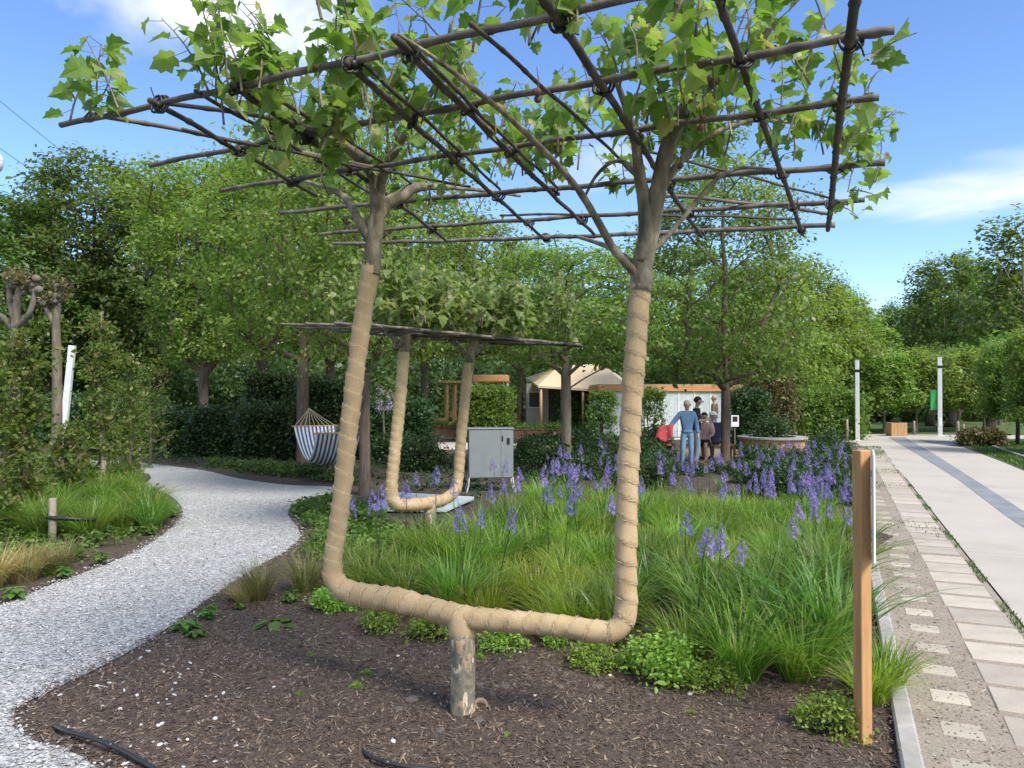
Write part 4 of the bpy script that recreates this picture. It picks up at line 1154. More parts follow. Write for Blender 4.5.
for i in range(190):
    q = A2 + u2 * RNG.uniform(.08, 1.0) + v2 * RNG.uniform(-1, 1) + Vector((0, 0, RNG.uniform(-.02, .12)))
    if RNG.random() > .35 + .65 * math.sin(math.pi * min(1, max(0, (q.x - A2.x) / u2.x * 1.0 + .05))): continue
    bs.append(q - O2); ds.append((RNG.normal(0, .3), RNG.normal(0, .3), 1)); L = RNG.uniform(.3, 1.05); ls_.append(L); nl.append(int(9 + L * 28))
leafy_shoots(bs, ds, ls_, nl, .118, MT['leaf_silver'], p2)

# ================================================================== PLANTING
def tuft_mesh(name, n, h, w, r, lean, arch, mat, hvar=.3, seg=5):
    a = RNG.uniform(0, 2 * math.pi, n); rr = r * np.sqrt(RNG.random(n)); H = h * RNG.uniform(1 - hvar, 1 + hvar * .4, n)
    base = np.c_[rr * np.cos(a), rr * np.sin(a), np.zeros(n)]
    a2 = a + RNG.normal(0, .6, n); out = np.c_[np.cos(a2), np.sin(a2), np.zeros(n)]
    le = np.abs(RNG.normal(lean, lean * .5, n)); ar = np.abs(RNG.normal(arch, arch * .5, n))
    side = np.c_[-np.sin(a2), np.cos(a2), np.zeros(n)]
    tw = RNG.normal(0, .35, n)[:, None]; side = side + out * tw
    ww = w * RNG.uniform(.6, 1.25, n)
    V = np.zeros((n, (seg + 1) * 2, 3))
    for k in range(seg + 1):
        t = k / seg
        c_ = base + out * (H * (le * t + ar * t ** 2.4))[:, None] + np.array([0, 0, 1]) * (H * (t - .45 * ar * t ** 3))[:, None]
        wd = ww * (.75 + .5 * t if t < .4 else (.95 * (1 - ((t - .4) / .6) ** 1.6) + .05))
        V[:, 2 * k] = c_ - side * (wd / 2)[:, None]; V[:, 2 * k + 1] = c_ + side * (wd / 2)[:, None]
    K = (seg + 1) * 2
    q = np.array([[2 * k, 2 * k + 1, 2 * k + 3, 2 * k + 2] for k in range(seg)])
    P = (q[None] + (np.arange(n) * K)[:, None, None]).reshape(-1, 4)
    me = np_mesh(name, V.reshape(-1, 3), [P], True); me.materials.append(mat); return me

TUFTS = {
    'sedge': [tuft_mesh('sedge', 250, .52, .0095, .10, .24, .50, MT['grass']) for _ in range(4)],
    'lime': [tuft_mesh('lime_sedge', 280, .42, .008, .10, .27, .55, MT['grass_lime']) for _ in range(2)],
    'blue': [tuft_mesh('blue_green_grass', 120, .56, .013, .09, .2, .42, MT['grass_blue']) for _ in range(3)],
    'broad': [tuft_mesh('broad_blade', 75, .66, .019, .09, .22, .42, MT['grass_blue']) for _ in range(3)],
    'straw': [tuft_mesh('straw_grass', 330, .42, .004, .09, .35, .55, MT['grass_brown']) for _ in range(2)],
    'strawgreen': [tuft_mesh('tawny_grass', 330, .45, .0045, .09, .26, .34, islandmat_leaf) for islandmat_leaf in [leafmat('tawny_blade', [(0, (.08, .12, .03)), (.5, (.16, .19, .06)), (1, (.36, .28, .14))], .3)] for _ in range(2)],
    'fresh': [tuft_mesh('fresh_grass', 260, .38, .008, .10, .24, .35, MT['grass']) for _ in range(2)],
}
def put_tuft(kindname, name, label, group, p, sc, cat='grass'):
    me = random.choice(TUFTS[kindname])
    o = link(name, me); o.location = (p[0], p[1], .0 if len(p) < 3 else p[2]); o.rotation_euler = (RNG.normal(0, .06), RNG.normal(0, .06), random.uniform(0, 6.28))
    s_ = sc * random.uniform(.85, 1.15); o.scale = (s_ * random.uniform(.9, 1.15), s_ * random.uniform(.9, 1.15), s_)
    return tag(o, label, cat, group)
PLANT = pix_poly([(352, 585), (400, 618), (520, 636), (600, 646), (650, 655), (700, 675), (740, 694), (800, 704), (836, 694), (848, 668), (850, 610), (860, 560), (858, 548), (820, 526), (720, 516), (620, 514), (560, 504), (525, 516), (495, 540), (455, 560), (400, 566), (355, 572)])
taken = []
def free(p, r):
    for q in taken:
        if (q[0] - p[0]) ** 2 + (q[1] - p[1]) ** 2 < (r * q[2]) ** 2: return False
    return True
cnt_t = {}
for tries in range(6000):
    if len(taken) > 262: break
    p = rand_in(PLANT, 1)[0]
    gap = .30 + .011 * p[1]
    if not free(p, 1.0): continue
    taken.append((p[0], p[1], gap))
    q = p[0] / p[1] * F + 512; yy = HOR + CAMH * F / p[1]
    mott = mnoise.noise(Vector((p[0] * .9, p[1] * .9, 4.2)))
    if q > 690 and yy > 600 and random.random() < .75: k = 'broad' if mott > -.1 else 'blue'
    elif 545 < q < 600 and 590 < yy < 660: k = 'lime'
    elif q < 480 and yy > 560: k = 'fresh' if mott > .2 else 'sedge'
    elif mott > .26: k = 'blue'
    elif mott < -.20: k = 'lime'
    else: k = 'sedge'
    lab = {'sedge': ('sedge_tuft', 'arching bright green sedge tuft in the big bed', 'green sedge tufts of the big bed'), 'lime': ('sedge_tuft', 'yellowish lime sedge tuft in the big bed', 'lime sedge tufts of the big bed'),
           'blue': ('grass_tuft', 'upright blue green grass tuft in the big bed', 'blue green tufts of the big bed'), 'broad': ('strap_leaf_plant', 'dark green clump of broad strap leaves near the wooden post', 'strap leaf clumps by the post'),
           'fresh': ('grass_tuft', 'fresh light green grass tuft behind the burlap bar', 'fresh tufts behind the burlap bar')}[k]
    put_tuft(k, *lab, p, (.92 if k != 'broad' else 1.0) * (1 + .01 * p[1]))
# named single tufts
put_tuft('lime', 'sedge_tuft', 'yellow lime sedge tuft just behind the right half of the burlap bar', None, G(578, 640), 1.15)
for px, py, k, s_, lab in ((258, 602, 'strawgreen', 1.0, 'tawny grass tuft beside the gravel, left one of the pair near the left leader'), (306, 594, 'strawgreen', 1.0, 'tawny grass tuft just left of the left burlap leader'), (244, 604, 'straw', .6, 'dry straw coloured grass leaning out at the path edge'),
                       (24, 582, 'straw', 1.0, 'dry straw coloured tuft in the left bed'), (-12, 588, 'straw', 1.1, 'dry straw coloured tuft cut by the left edge'), (884, 690, 'fresh', .85, 'light green grass tuft leaning over the kerb by the wooden post'), (872, 706, 'lime', .8, 'light green grass tuft at the foot of the wooden post'), (60, 574, 'strawgreen', .9, 'tawny tuft between the dry ones and the espalier')):
    put_tuft(k, 'grass_tuft', lab, None, G(px, py), s_)
LBED = pix_poly([(-60, 600), (0, 594), (45, 578), (90, 561), (138, 541), (168, 522), (176, 512), (160, 498), (135, 488), (110, 474), (60, 470), (0, 478), (-60, 500)])
for tries in range(110):
    p = rand_in(LBED, 1)[0]; yy = HOR + CAMH * F / p[1]; q = p[0] / p[1] * F + 512
    if q < 70 and yy > 555: continue
    put_tuft(random.choice(['fresh', 'sedge', 'sedge', 'blue']), 'grass_tuft', 'green grass tuft in the left bed under the espaliers', 'green tufts of the left bed', p, random.uniform(.75, 1.1))
# low leaf cover on both beds: nobody could count it
def cover(name, poly, n, hmax, mat, label, ls=.055):
    p = rand_in(poly, n); k = np.array([mnoise.noise(Vector((x * 1.1, y * 1.1, 7))) for x, y in p]); p = p[k > -.22]
    P = np.c_[p, RNG.uniform(.01, hmax, len(p))]
    o = link(name, crown_mesh(name, P, 16, ls, .075, .35, mat, LEAF_O, 1.6)); return tag(o, label, 'ground cover', None, 'stuff')
cover('ground_cover', LBED, 1500, .16, MT['leaf_cover'], 'low green leaves covering the left bed')
cover('ground_cover', pix_poly([(296, 512), (330, 500), (385, 520), (420, 545), (400, 566), (345, 575), (305, 560), (318, 540)]), 700, .15, MT['leaf_cover'], 'low green leaves around the foot of the rear burlap tree')
cover('ground_cover', pix_poly([(150, 462), (330, 484), (380, 490), (480, 500), (560, 484), (640, 480), (640, 460), (420, 458), (300, 470), (150, 452)]), 900, .18, MT['leaf_shrub'], 'dark low leaves along the rear edge of the path')
cover('ground_cover', pix_poly([(200, 466), (300, 480), (345, 486), (345, 476), (250, 464)]), 420, .2, MT['leaf_cover'], 'fresh low leaves on the far side of the gravel below the hammock')
# dark glossy shrubs behind the flowers
def shrub_mesh(n, r, h, mat, ls, sp_, lpc=46, nm='shrub_foliage'):
    a = RNG.uniform(0, 6.28, n); u = RNG.random(n); rr = r * np.sqrt(RNG.random(n)) * (1 - .35 * u)
    P = np.c_[rr * np.cos(a), rr * np.sin(a), .06 + u * h * (1 - .45 * (rr / r) ** 2)]
    me = crown_mesh(nm, P, lpc, ls, sp_, .8, mat, LEAF_O, .7)
    mb = MB()
    for q in P[::max(1, n // 14)]: mb.tube([(0, 0, 0), (q[0] * .4, q[1] * .4, q[2] * .55), tuple(q)], [.012, .009, .004], 5)
    st = mb.mesh('shrub_stem', True); st.materials.append(MT['bark_dark']); return me, st
SH = [shrub_mesh(60, .55, .75, MT['leaf_shrub'], .06, .13) for _ in range(3)]
def shrub(me, name, label, group, p, sc):
    t = thing(name, label, 'shrub', (p[0], p[1], 0), random.uniform(0, 6.28), group, sc)
    link('foliage', me[0], t); link('stem', me[1], t); return t
for tries in range(190):
    px = random.uniform(385, 868); py = random.uniform(455, 478) if tries < 80 else random.uniform(470, 507)
    if tries >= 80 and (px < 560 or py > 486 + (px - 560) * .08): continue
    if 752 < px < 818 and py < 470: continue
    if px > 842 and py > 466: continue
    if px < 520: py = random.uniform(462, 474)
    if 662 < px < 738: continue
    if 455 < px < 520 and py > 460: continue
    shrub(SH[tries % 3], 'dark_shrub', 'dark glossy low shrub behind the blue flowers', 'dark shrubs behind the flowers', G(px, py), random.uniform(.7, 1.0) if tries < 80 and not 745 < px < 825 else random.uniform(.5, .78))
for px, py in ((668, 474), (684, 475), (700, 476), (716, 473), (730, 475)):
    shrub(SH[2], 'dark_shrub', 'very low dark shrub in front of the people', 'low dark shrubs in front of the people', G(px, py), .36)
for px, py in ((840, 480), (855, 490), (860, 505), (846, 498), (838, 470), (858, 476)):
    shrub(SH[1], 'dark_shrub', 'dark shrub between the blue flowers and the kerb', 'dark shrubs along the kerb', G(px - 6, py), .5)
# blue camassia flowers
def camas(seed):
    rnd = random.Random(seed); mb = MB()
    H = .78; P = [(0, 0, 0), (.01, .005, H * .4), (.0, .015, H * .75), (.015, .01, H)]
    mb.tube(P, [.0055, .005, .004, .0025], 6)
    st = mb.mesh('flower_stem', True); st.materials.append(MT['stem'])
    pos = []; nrm = []; spn = []; sz = []
    for i in range(26):
        t = i / 25; z = H - .17 + t * .18; a = i * 2.4 + rnd.uniform(-.6, .6); out = (.042 * (1 - t) ** .5 + .006) * rnd.uniform(.6, 1.25)
        c = np.array([.012 + out * math.cos(a), .01 + out * math.sin(a), z]); o = np.array([math.cos(a), math.sin(a), .35])
        o /= np.linalg.norm(o); s_ = .034 * (1 - .6 * t ** 1.5) * rnd.uniform(.7, 1.15)
        x = np.cross(o, [0, 0, 1]); x /= np.linalg.norm(x); y = np.cross(o, x)
        for k in range(6):
            d = x * math.cos(k * 1.047) + y * math.sin(k * 1.047)
            pos.append(c + d * s_ * .5 + o * s_ * .1); nrm.append(o * 1.0 + d * -.35); spn.append(d); sz.append((s_, s_ * .5, s_))
    V, Pq = scatter(LEAF_Q[0], LEAF_Q[1], np.array(pos), basis(np.array(nrm), np.array(spn)), np.array(sz))
    sk = np_mesh('flower_spike', V, Pq, False); sk.materials.append(MT['petal'])
    lf = tuft_mesh('flower_leaves', 9, .42, .014, .02, .25, .4, MT['grass_blue'])
    return st, sk, lf
CM = [camas(i) for i in range(5)]
def put_camas(px, py, sc=1.0, label='blue camassia spike on a thin stem among the grasses', group='blue flower spikes of the big bed'):
    h = .70 * sc
    p = G(px, py, h)
    if p.y > 20 or p.y < 4: return
    t = thing('camassia', label, 'flower', (p.x, p.y, 0), random.uniform(0, 6.28), group, (sc * .92, sc * .92, sc * 1.06))
    t.rotation_euler = (RNG.normal(0, .10), RNG.normal(0, .10), random.uniform(0, 6.28))
    st, sk, lf = random.choice(CM)
    link('stem', st, t); link('flower_spike', sk, t); link('leaves', lf, t)
for px, py in ((688, 530), (712, 547), (741, 557), (808, 514), (845, 534), (806, 526), (690, 540), (352, 510), (378, 503), (418, 481), (436, 478), (406, 491), (384, 506), (492, 468), (499, 467), (530, 476), (490, 494), (504, 490), (480, 522), (494, 518), (560, 507), (580, 492), (608, 508), (560, 470), (541, 478), (456, 490), (575, 475), (548, 498), (612, 470), (466, 524), (600, 480), (518, 488)):
    put_camas(px, py, random.uniform(.88, 1.12) * (1.0 if py > 500 else 1.05))
for i in range(190):
    u = random.random()
    px = 548 + 315 * random.random(); py = 444 + 52 * random.random() ** 1.15
    if 610 < px < 660 and random.random() < .3: continue
    if 672 < px < 728 and py < 458: continue
    if px < 640 and py > 480 and random.random() < .6: continue
    put_camas(px, py, random.uniform(.66, 1.0))
for i in range(16):
    put_camas(random.uniform(800, 862), random.uniform(480, 520), random.uniform(.8, 1))
# small fresh leafy plants along the front of the bed
FR = [shrub_mesh(38, .16, .15, MT['leaf_fresh'], .021, .036, 52) for _ in range(4)]
for px, py, s_, lab in ((380, 632, .9, 'small fresh green plant in front of the bar, left of the trunk, leftmost'), (432, 641, 1.0, 'small fresh green plant just left of the bare trunk stub'), (503, 650, 1.1, 'small fresh green plant just right of the bare trunk stub'), (595, 668, 1.05, 'small fresh green plant below the right end of the burlap bar'), (661, 684, 1.25, 'bright green bushy small plant below the right burlap leader'), (710, 692, 1.0, 'small fresh green plant right of the bushiest one'), (556, 648, .8, 'small green plant under the right half of the burlap bar'), (830, 738, 1.0, 'low ragged green plant at the front corner of the bed near the post'), (335, 612, 1.0, 'small green plant at the foot of the left burlap corner'), (640, 668, .8, 'little green plant just behind the bushiest one')):
    p = G(px, py); t = shrub(FR[int(px) % 4], 'leafy_plant', lab, None, p, (s_ * random.uniform(.85, 1.2), s_ * random.uniform(.85, 1.2), s_ * random.uniform(.7, 1.1)))
    t['category'] = 'plant'
for px, py, s_ in ((310, 660, .22), (355, 692, .25), (480, 660, .2), (800, 720, .3), (505, 742, .2), (365, 680, .28), (690, 718, .2), (300, 700, .2)):
    t = shrub(FR[0], 'seedling', 'tiny green seedling on the bark', 'seedlings on the bark', G(px, py), s_); t['category'] = 'plant'
# rosettes of bigger leaves by the path
def rosette(nl, ls, h, mat):
    pos = []; nrm = []; spn = []; sz = []; mb = MB()
    for i in range(nl):
        a = i * 2.4 + RNG.normal(0, .2); r = ls * RNG.uniform(.35, 1.15); z = h * RNG.uniform(.4, 1)
        d = np.array([math.cos(a), math.sin(a), 0]); pos.append(d * r + [0, 0, z]); spn.append(d + [0, 0, -.1]); nrm.append(np.array([0, 0, 1]) + d * RNG.uniform(-.1, .5)); sz.append((ls * RNG.uniform(.7, 1.1), ls * 1.25, ls))
        mb.tube([(0, 0, 0), tuple(d * r * .3 + [0, 0, z * .6]), tuple(d * (r - ls * .4) + [0, 0, z])], [.004, .003, .002], 5)
    V, P = scatter(LEAF_O[0], LEAF_O[1], np.array(pos), basis(np.array(nrm), np.array(spn)), np.array(sz))
    a_ = np_mesh('rosette', V, P, True); a_.materials.append(mat); st = mb.mesh('rosette_stalk', True); st.materials.append(mat); return a_, st
RO = [rosette(22, .085, .10, MT['leaf_cover']), rosette(6, .15, .05, MT['leaf_cover']), rosette(40, .06, .13, MT['leaf_cover'])]
for px, py, k, s_, lab in ((276, 628, 1, 1.0, 'flat plant with a few big round leaves on the bark by the path'), (184, 634, 0, 1.0, 'loose leafy plant at the path edge on the bark tongue'), (208, 622, 2, 1.0, 'leafy plant on the path edge behind the loose one'), (196, 640, 0, .7, 'small leafy plant in front of the other two by the path'), (290, 606, 2, 1.0, 'leafy plant at the foot of the tawny tufts'), (325, 612, 2, 1.1, 'leafy plant between the tawny tufts and the burlap corner'), (15, 600, 0, 1.1, 'leafy plant at the path edge near the left border of the photo'), (100, 566, 2, 1.1, 'leafy plant in the left bed overhanging the gravel'), (150, 536, 2, 1.2, 'leafy plant at the bend of the gravel in the left bed'), (172, 518, 2, 1.1, 'leafy plant at the tip of the left bed'), (240, 612, 2, .7, 'little leafy plant in front of the dry leaning grass'), (64, 580, 2, 1.0, 'leafy plant on the left bed edge, below the tawny tuft')):
    t = thing('rosette_plant', lab, 'plant', G(px, py), random.uniform(0, 6), None, s_); link('leaves', RO[k][0], t); link('stalk', RO[k][1], t)

# ---------------------------------------------------------------- espaliers and pollards on the left
def espalier(px, d, w, h, lab, n=190, rz=.0, stake=True):
    p = D(px, 400, d)
    t = thing('espalier', lab, 'tree', (p.x, d, 0), rz)
    P = []; mb = MB(); mb.tube([(0, 0, 0), (.03, 0, h * .3), (-.02, .02, h * .65), (.02, 0, h * .97)], [.045, .038, .028, .01], 8)
    for k in range(7):
        z = .35 + k * (h - .5) / 6.5
        for sgn in (-1, 1):
            e = sgn * w / 2 * RNG.uniform(.7, 1.0) * (1 - .35 * (k / 6) ** 2); q = [(0, 0, z - .1), (e * .4, RNG.normal(0, .05), z), (e, RNG.normal(0, .08), z + .12)]
            mb.tube(q, [.018, .013, .005], 5)
            for _ in range(n // 22): u = RNG.random() ** 1.3; P.append((e * u, RNG.normal(0, .14), z + .1 * u + RNG.normal(0, .12)))
    for _ in range(n // 5): P.append((RNG.normal(0, .14), RNG.normal(0, .12), RNG.uniform(.4, h)))
    mb.build('trunk', MT['bark_grey'], t, True)
    link('crown', crown_mesh('espalier_crown', np.array(P), 22, .064, .085, .7, MT['leaf_hornbeam'], LEAF_O, .6), t)
    return t
espalier(-16, 9.6, .8, 2.35, 'hornbeam espalier cut by the left edge of the photo', 190)
espalier(24, 10.4, .62, 2.65, 'hornbeam espalier second from the left edge, its stem at the black strap', 200)
espalier(100, 13.5, .62, 3.35, 'tall slender hornbeam espalier right of the white poles', 210)
espalier(130, 14.8, .6, 2.6, 'slender hornbeam espalier by the grey stake, right one of the near row', 140)
espalier(-40, 12.5, 1.0, 2.4, 'hornbeam espalier behind the one cut by the left edge', 180)
espalier(66, 12.0, .7, 1.35, 'low hornbeam espalier at the foot of the white poles', 90)
espalier(150, 18.5, 1.2, 2.6, 'hornbeam espalier at the far side of the path junction', 130)
def pollard(px, d, lab, pts, knobs):
    O3 = D(px, 400, d); O3.z = 0
    t = thing('pollard_tree', lab, 'tree', O3)
    mb = MB()
    for path, r in pts:
        P = cr_path([D(x, y, d + dd) - O3 for x, y, dd in path], 5)
        if path[0][1] > 440: P[0].z = -.03
        mb.tube(P, np.interp(np.linspace(0, 1, len(P)), np.linspace(0, 1, len(r)), r), 10)
    for (x, y, dd, rr) in knobs:
        c = D(x, y, d + dd) - O3
        for _ in range(5): mb.ell(c + Vector(RNG.normal(0, rr * .45, 3)), (rr * .7, rr * .6, rr * .65), 9, 7)
    mb.build('trunk', MT['bark_grey'], t, True)
    P = []
    for (x, y, dd, rr) in knobs:
        c = D(x, y, d + dd) - O3
        P += [list(c + Vector((RNG.normal(0, rr), RNG.normal(0, rr), RNG.uniform(.0, .18)))) for _ in range(14)]
    f_ = link('young_shoots', crown_mesh('young_shoots', np.array(P), 14, .075, .06, .8, MT['leaf_red'], LEAF_O, .4), t); f_['kind'] = 'stuff'
pollard(14, 14.0, 'pollarded tree with a fan of knobbly pale limbs at the left edge', [([(14, 492, 0), (16, 420, 0), (18, 370, 0), (16, 345, 0), (15, 325, 0)], [.13, .11, .10, .085, .08]), ([(15, 330, 0), (17, 305, 0), (20, 285, 0)], [.085, .07, .06]), ([(15, 330, 0), (4, 318, .2), (-12, 308, .3)], [.065, .05, .04]), ([(16, 330, 0), (30, 312, -.2), (36, 288, -.2)], [.065, .05, .04]), ([(15, 320, 0), (10, 300, .2), (10, 282, .2)], [.07, .055, .05]), ([(17, 375, 0), (0, 365, .2), (-12, 360, .3)], [.05, .04, .03])], [(20, 282, 0, .12), (36, 285, -.2, .11), (10, 280, .2, .11), (-12, 305, .3, .1), (26, 292, .1, .09)])
pollard(56, 15.5, 'second pollarded tree with a clenched knobbly head right of the larger one', [([(56, 480, 0), (57, 420, 0), (57, 360, 0), (56, 325, 0), (58, 300, 0)], [.11, .10, .09, .075, .07]), ([(56, 325, 0), (48, 312, 0), (46, 304, 0)], [.07, .055, .05])], [(59, 298, 0, .12), (60, 288, 0, .10), (46, 303, 0, .10)])
pollard(8, 11.0, 'lower pollarded trunk among the left espaliers', [([(9, 512, 0), (8, 470, 0), (9, 440, 0), (6, 424, 0)], [.10, .09, .09, .085]), ([(7, 430, 0), (0, 420, 0), (-10, 412, 0)], [.07, .06, .05])], [(4, 424, 0, .09), (-10, 410, 0, .08)])
# stakes with black straps
def stake(px, py, ptop, w, lab, strap=None):
    g = G(px, py); h = CAMH + (HOR - ptop) * g.y / F
    t = thing('stake', lab, 'stake', g)
    mb = MB(); mb.tube([(0, 0, -.02), (.005, 0, h * .5), (0, 0, h - .01), (0, 0, h)], [w, w, w * .96, w * .8], 9); mb.build('post', MT['wood_grey'], t, True)
    if strap:
        mb = MB(); L = D(strap[0], strap[1], g.y + .15) - g; a = Vector((0, -w - .004, L.z + (.06)))
        mb.tube([a + Vector((-.03, .02, .0)), a, a + (L - a) * .5, L], [.022, .026, .026, .024], 6); mb.build('strap', MT['black_tie'], t, True)
    return t
stake(52, 548, 498, .045, 'short grey stake with a black strap in the left bed', (96, 520))
stake(103, 496, 452, .05, 'grey round stake in front of the tallest espalier', (60, 452))
stake(138, 478, 446, .05, 'grey round stake at the far end of the left bed', (118, 447))
for px, d, yt, lab in ((61, 21, 345, 'taller leaning white pole between the left espaliers'), (53.5, 22, 369, 'shorter white pole left of the leaning one')):
    p = D(px, 400, d); h = CAMH + (HOR - yt) * d / F
    t = thing('white_pole', lab, 'pole', (p.x, d, 0)); t.rotation_euler = (0, R(5.5 if px > 60 else 2), 0)
    mb = MB(); mb.box((0, 0, h / 2), (.17 if px > 60 else .11, .12, h), 0, .01); mb.build('shaft', MT['white_pole'], t)
    mb = MB(); mb.box((0, 0, .02), (.3, .3, .03), 0, .005); mb.build('base_plate', MT['white_pole'], t)

# ================================================================== FURNITURE OF THE GARDEN
# wooden post with a white board on its road side
g = G(863, 745); t = thing('sign_post', 'orange larch post with a narrow white board on its road side', 'sign post', g, R(-24.5))
h = CAMH + (HOR - 450) * g.y / F
mb = MB(); mb.box((0, 0, h / 2 - .02), (.066, .064, h + .04), R(42), .004); mb.build('post', MT['wood_post'], t)
mb = MB(); mb.box((.056, .05, h - .285), (.013, .34, .55), 0, .006); mb.build('sign_board', MT['white_sheet'], t)
for k_, z in enumerate((h - .12, h - .42)):
    mb = MB(); mb.box((.038, .01, z), (.022, .03, .03), 0, .003); mb.build('bracket', MT['white_pole'], t)

# grey cabinet on thin legs
d = 14.0; xc = (D(467, 400, d).x + D(513, 400, d).x) / 2
t = thing('control_cabinet', 'light grey metal cabinet on thin splayed legs', 'cabinet', (xc, d + .2, 0), R(6))
mb = MB(); mb.box((0, 0, .70), (.82, .42, .90), 0, .008); mb.build('body', MT['cabinet'], t)
mb = MB(); mb.box((-.115, -.2125, .70), (.58, .012, .87), 0, .004); mb.build('door', MT['cabinet'], t)
mb = MB(); mb.box((.29, -.2125, .70), (.22, .012, .87), 0, .004); o = mb.build('door', MT['cabinet'], t)
mb = MB(); mb.box((.315, -.2225, .93), (.055, .008, .12), 0, .002); mb.build('label_plate', MT['dark'], o)
mb = MB(); mb.box((.21, -.2265, .98), (.02, .016, .10), 0, .004); mb.build('handle', MT['dark'], o)
mb = MB(); mb.box((0, 0, 1.16), (.86, .46, .02), 0, .004); mb.build('lid', MT['cabinet'], t)
for sx in (-1, 1):
    for sy in (-1, 1):
        mb = MB(); mb.tube([(sx * .40, sy * .2, .27), (sx * .42, sy * .21, .1), (sx * .455, sy * .23, -.02)], .013, 6); mb.build('leg', MT['white_pole'], t)
# pale sheet lying on the ground behind the rear tree
a, b_, c_, e_ = G(366, 511, .03), G(400, 495, .09), G(474, 499.5, .06), G(446, 512, .03)
t = thing('ground_panel', 'pale blue white sheet lying on the soil behind the rear burlap tree', 'panel', ((a + c_) / 2).xy.to_3d())
q = np.array([list(v - t.location) for v in (a, e_, c_, b_)]); mb = MB(); mb.add(np.vstack([q, q + [0, 0, .03]]), [[[3, 2, 1, 0], [4, 5, 6, 7], [0, 1, 5, 4], [1, 2, 6, 5], [2, 3, 7, 6], [3, 0, 4, 7]]])
mb.build('sheet', flat('pale_blue_sheet', (.50, .58, .62), .35), t)
mb = MB(); mb.tube([Vector(v) + Vector((0, 0, .035)) for v in (q[0], q[3], q[2])], .012, 6); mb.build('rim', MT['white_pole'], t)

# hammock between the two trunks
A, B_ = D(315, 426, 17.4), D(340, 433, 14.9)
TA, TB = D(309, 408, 18.28), D(362, 418, 13.75)
ax = (B_ - A); L = ax.length; wv = Vector((-ax.y, ax.x, 0)).normalized() * -1
if wv.x < 0: wv = -wv
ORG = Vector((A.x, A.y, 0)); t = thing('hammock', 'blue and white striped hammock with a wooden spreader bar', 'hammock', ORG)
nu, nv, half = 28, 22, .47
V = []
for i in range(nu + 1):
    u = i / nu; c = A.lerp(B_, u) - ORG; sag = .62 * (1 - (2 * u - 1) ** 2) ** .9
    for j in range(nv + 1):
        v = 2 * j / nv - 1
        w_ = half * (1 - .12 * math.sin(math.pi * u))
        V.append(c + wv * (v * w_) + Vector((0, 0, -sag - .16 * math.sin(math.pi * u) * (1 - v * v) + .008 * math.sin(v * 20 + u * 9))))
V = np.array([list(v) for v in V]); q = []; mi = []
for i in range(nu):
    for j in range(nv): q.append([i * (nv + 1) + j, i * (nv + 1) + j + 1, (i + 1) * (nv + 1) + j + 1, (i + 1) * (nv + 1) + j]); mi.append(j % 2)
me = np_mesh('fabric', V, [np.array(q)], True)
me.materials.append(flat('hammock_white', (.66, .66, .66), .9)); me.materials.append(flat('hammock_blue', (.055, .085, .20), .9))
me.polygons.foreach_set('material_index', np.array(mi, dtype=np.int32)); fb = link('fabric', me, t)
sm = fb.modifiers.new('thickness', 'SOLIDIFY'); sm.thickness = .006
for (C0, T0) in ((A, TA), (B_, TB)):
    mb = MB(); mb.tube([C0 - ORG - wv * .52, C0 - ORG + wv * .52], .018, 8); bar = mb.build('spreader_bar', MT['wood_planter'], t, True)
    for j in range(9):
        v = -1 + j / 4; mb = MB(); e = C0 - ORG + wv * v * .46; mb.tube([e, e.lerp(T0 - ORG, .5) + Vector((0, 0, -.012)), T0 - ORG], .005, 5); mb.build('rope', flat('cream_rope', (.60, .52, .38), .9) if 'rope' not in MT else MT['rope'], bar, True)

# notice on the dark hedge
p = D(735, 421, 24.2); t = thing('notice', 'small white notice with a dark picture, on a thin stand before the tall dark hedge', 'sign', (p.x, p.y, 0))
mb = MB(); mb.tube([(0, .03, 0), (0, .03, p.z)], .015, 6); mb.build('stand', MT['wood_grey'], t)
mb = MB(); mb.box((0, 0, p.z), (.24, .02, .36), 0, .004); o = mb.build('board', MT['white_sheet'], t)
mb = MB(); mb.box((0, -.012, p.z + .06), (.16, .008, .17), 0, .002); mb.build('picture', MT['dark'], o)

# round slatted planter with a pale rim
p = D(772, 440, 20.2); t = thing('wooden_planter', 'round wooden slatted planter with a pale stone rim behind the flowers', 'planter', (p.x, p.y, 0))
mb = MB(); n = 40
for k in range(n):
    a = k / n * 2 * math.pi; mb.box((.80 * math.cos(a), .80 * math.sin(a), .31), (.035, .118, .62), a, .006)
mb.build('slat_wall', MT['wood_planter'], t)
mb = MB(); an = np.linspace(0, 2 * math.pi, 49)[:-1]
ring = lambda r, z: np.c_[r * np.cos(an), r * np.sin(an), np.full(48, z)]
i = np.arange(48); j = (i + 1) % 48
V = np.vstack([ring(.90, .625), ring(.90, .675), ring(.62, .675), ring(.62, .625)])
mb.add(V, [np.vstack([np.stack([i + a * 48, j + a * 48, j + ((a + 1) % 4) * 48, i + ((a + 1) % 4) * 48], 1) for a in range(4)])]); mb.build('rim', MT['concrete'], t)
me = SH[1]; s_ = thing('planter_shrub', 'leafy shrub growing in the round wooden planter', 'shrub', (p.x, p.y, .45), 1.0, None, .95); link('foliage', me[0], s_); link('stem', me[1], s_)
mb = MB(); mb.prism(np.c_[.77 * np.cos(an), .77 * np.sin(an)], .50, .56); mb.build('soil', MT['mulch'], t)

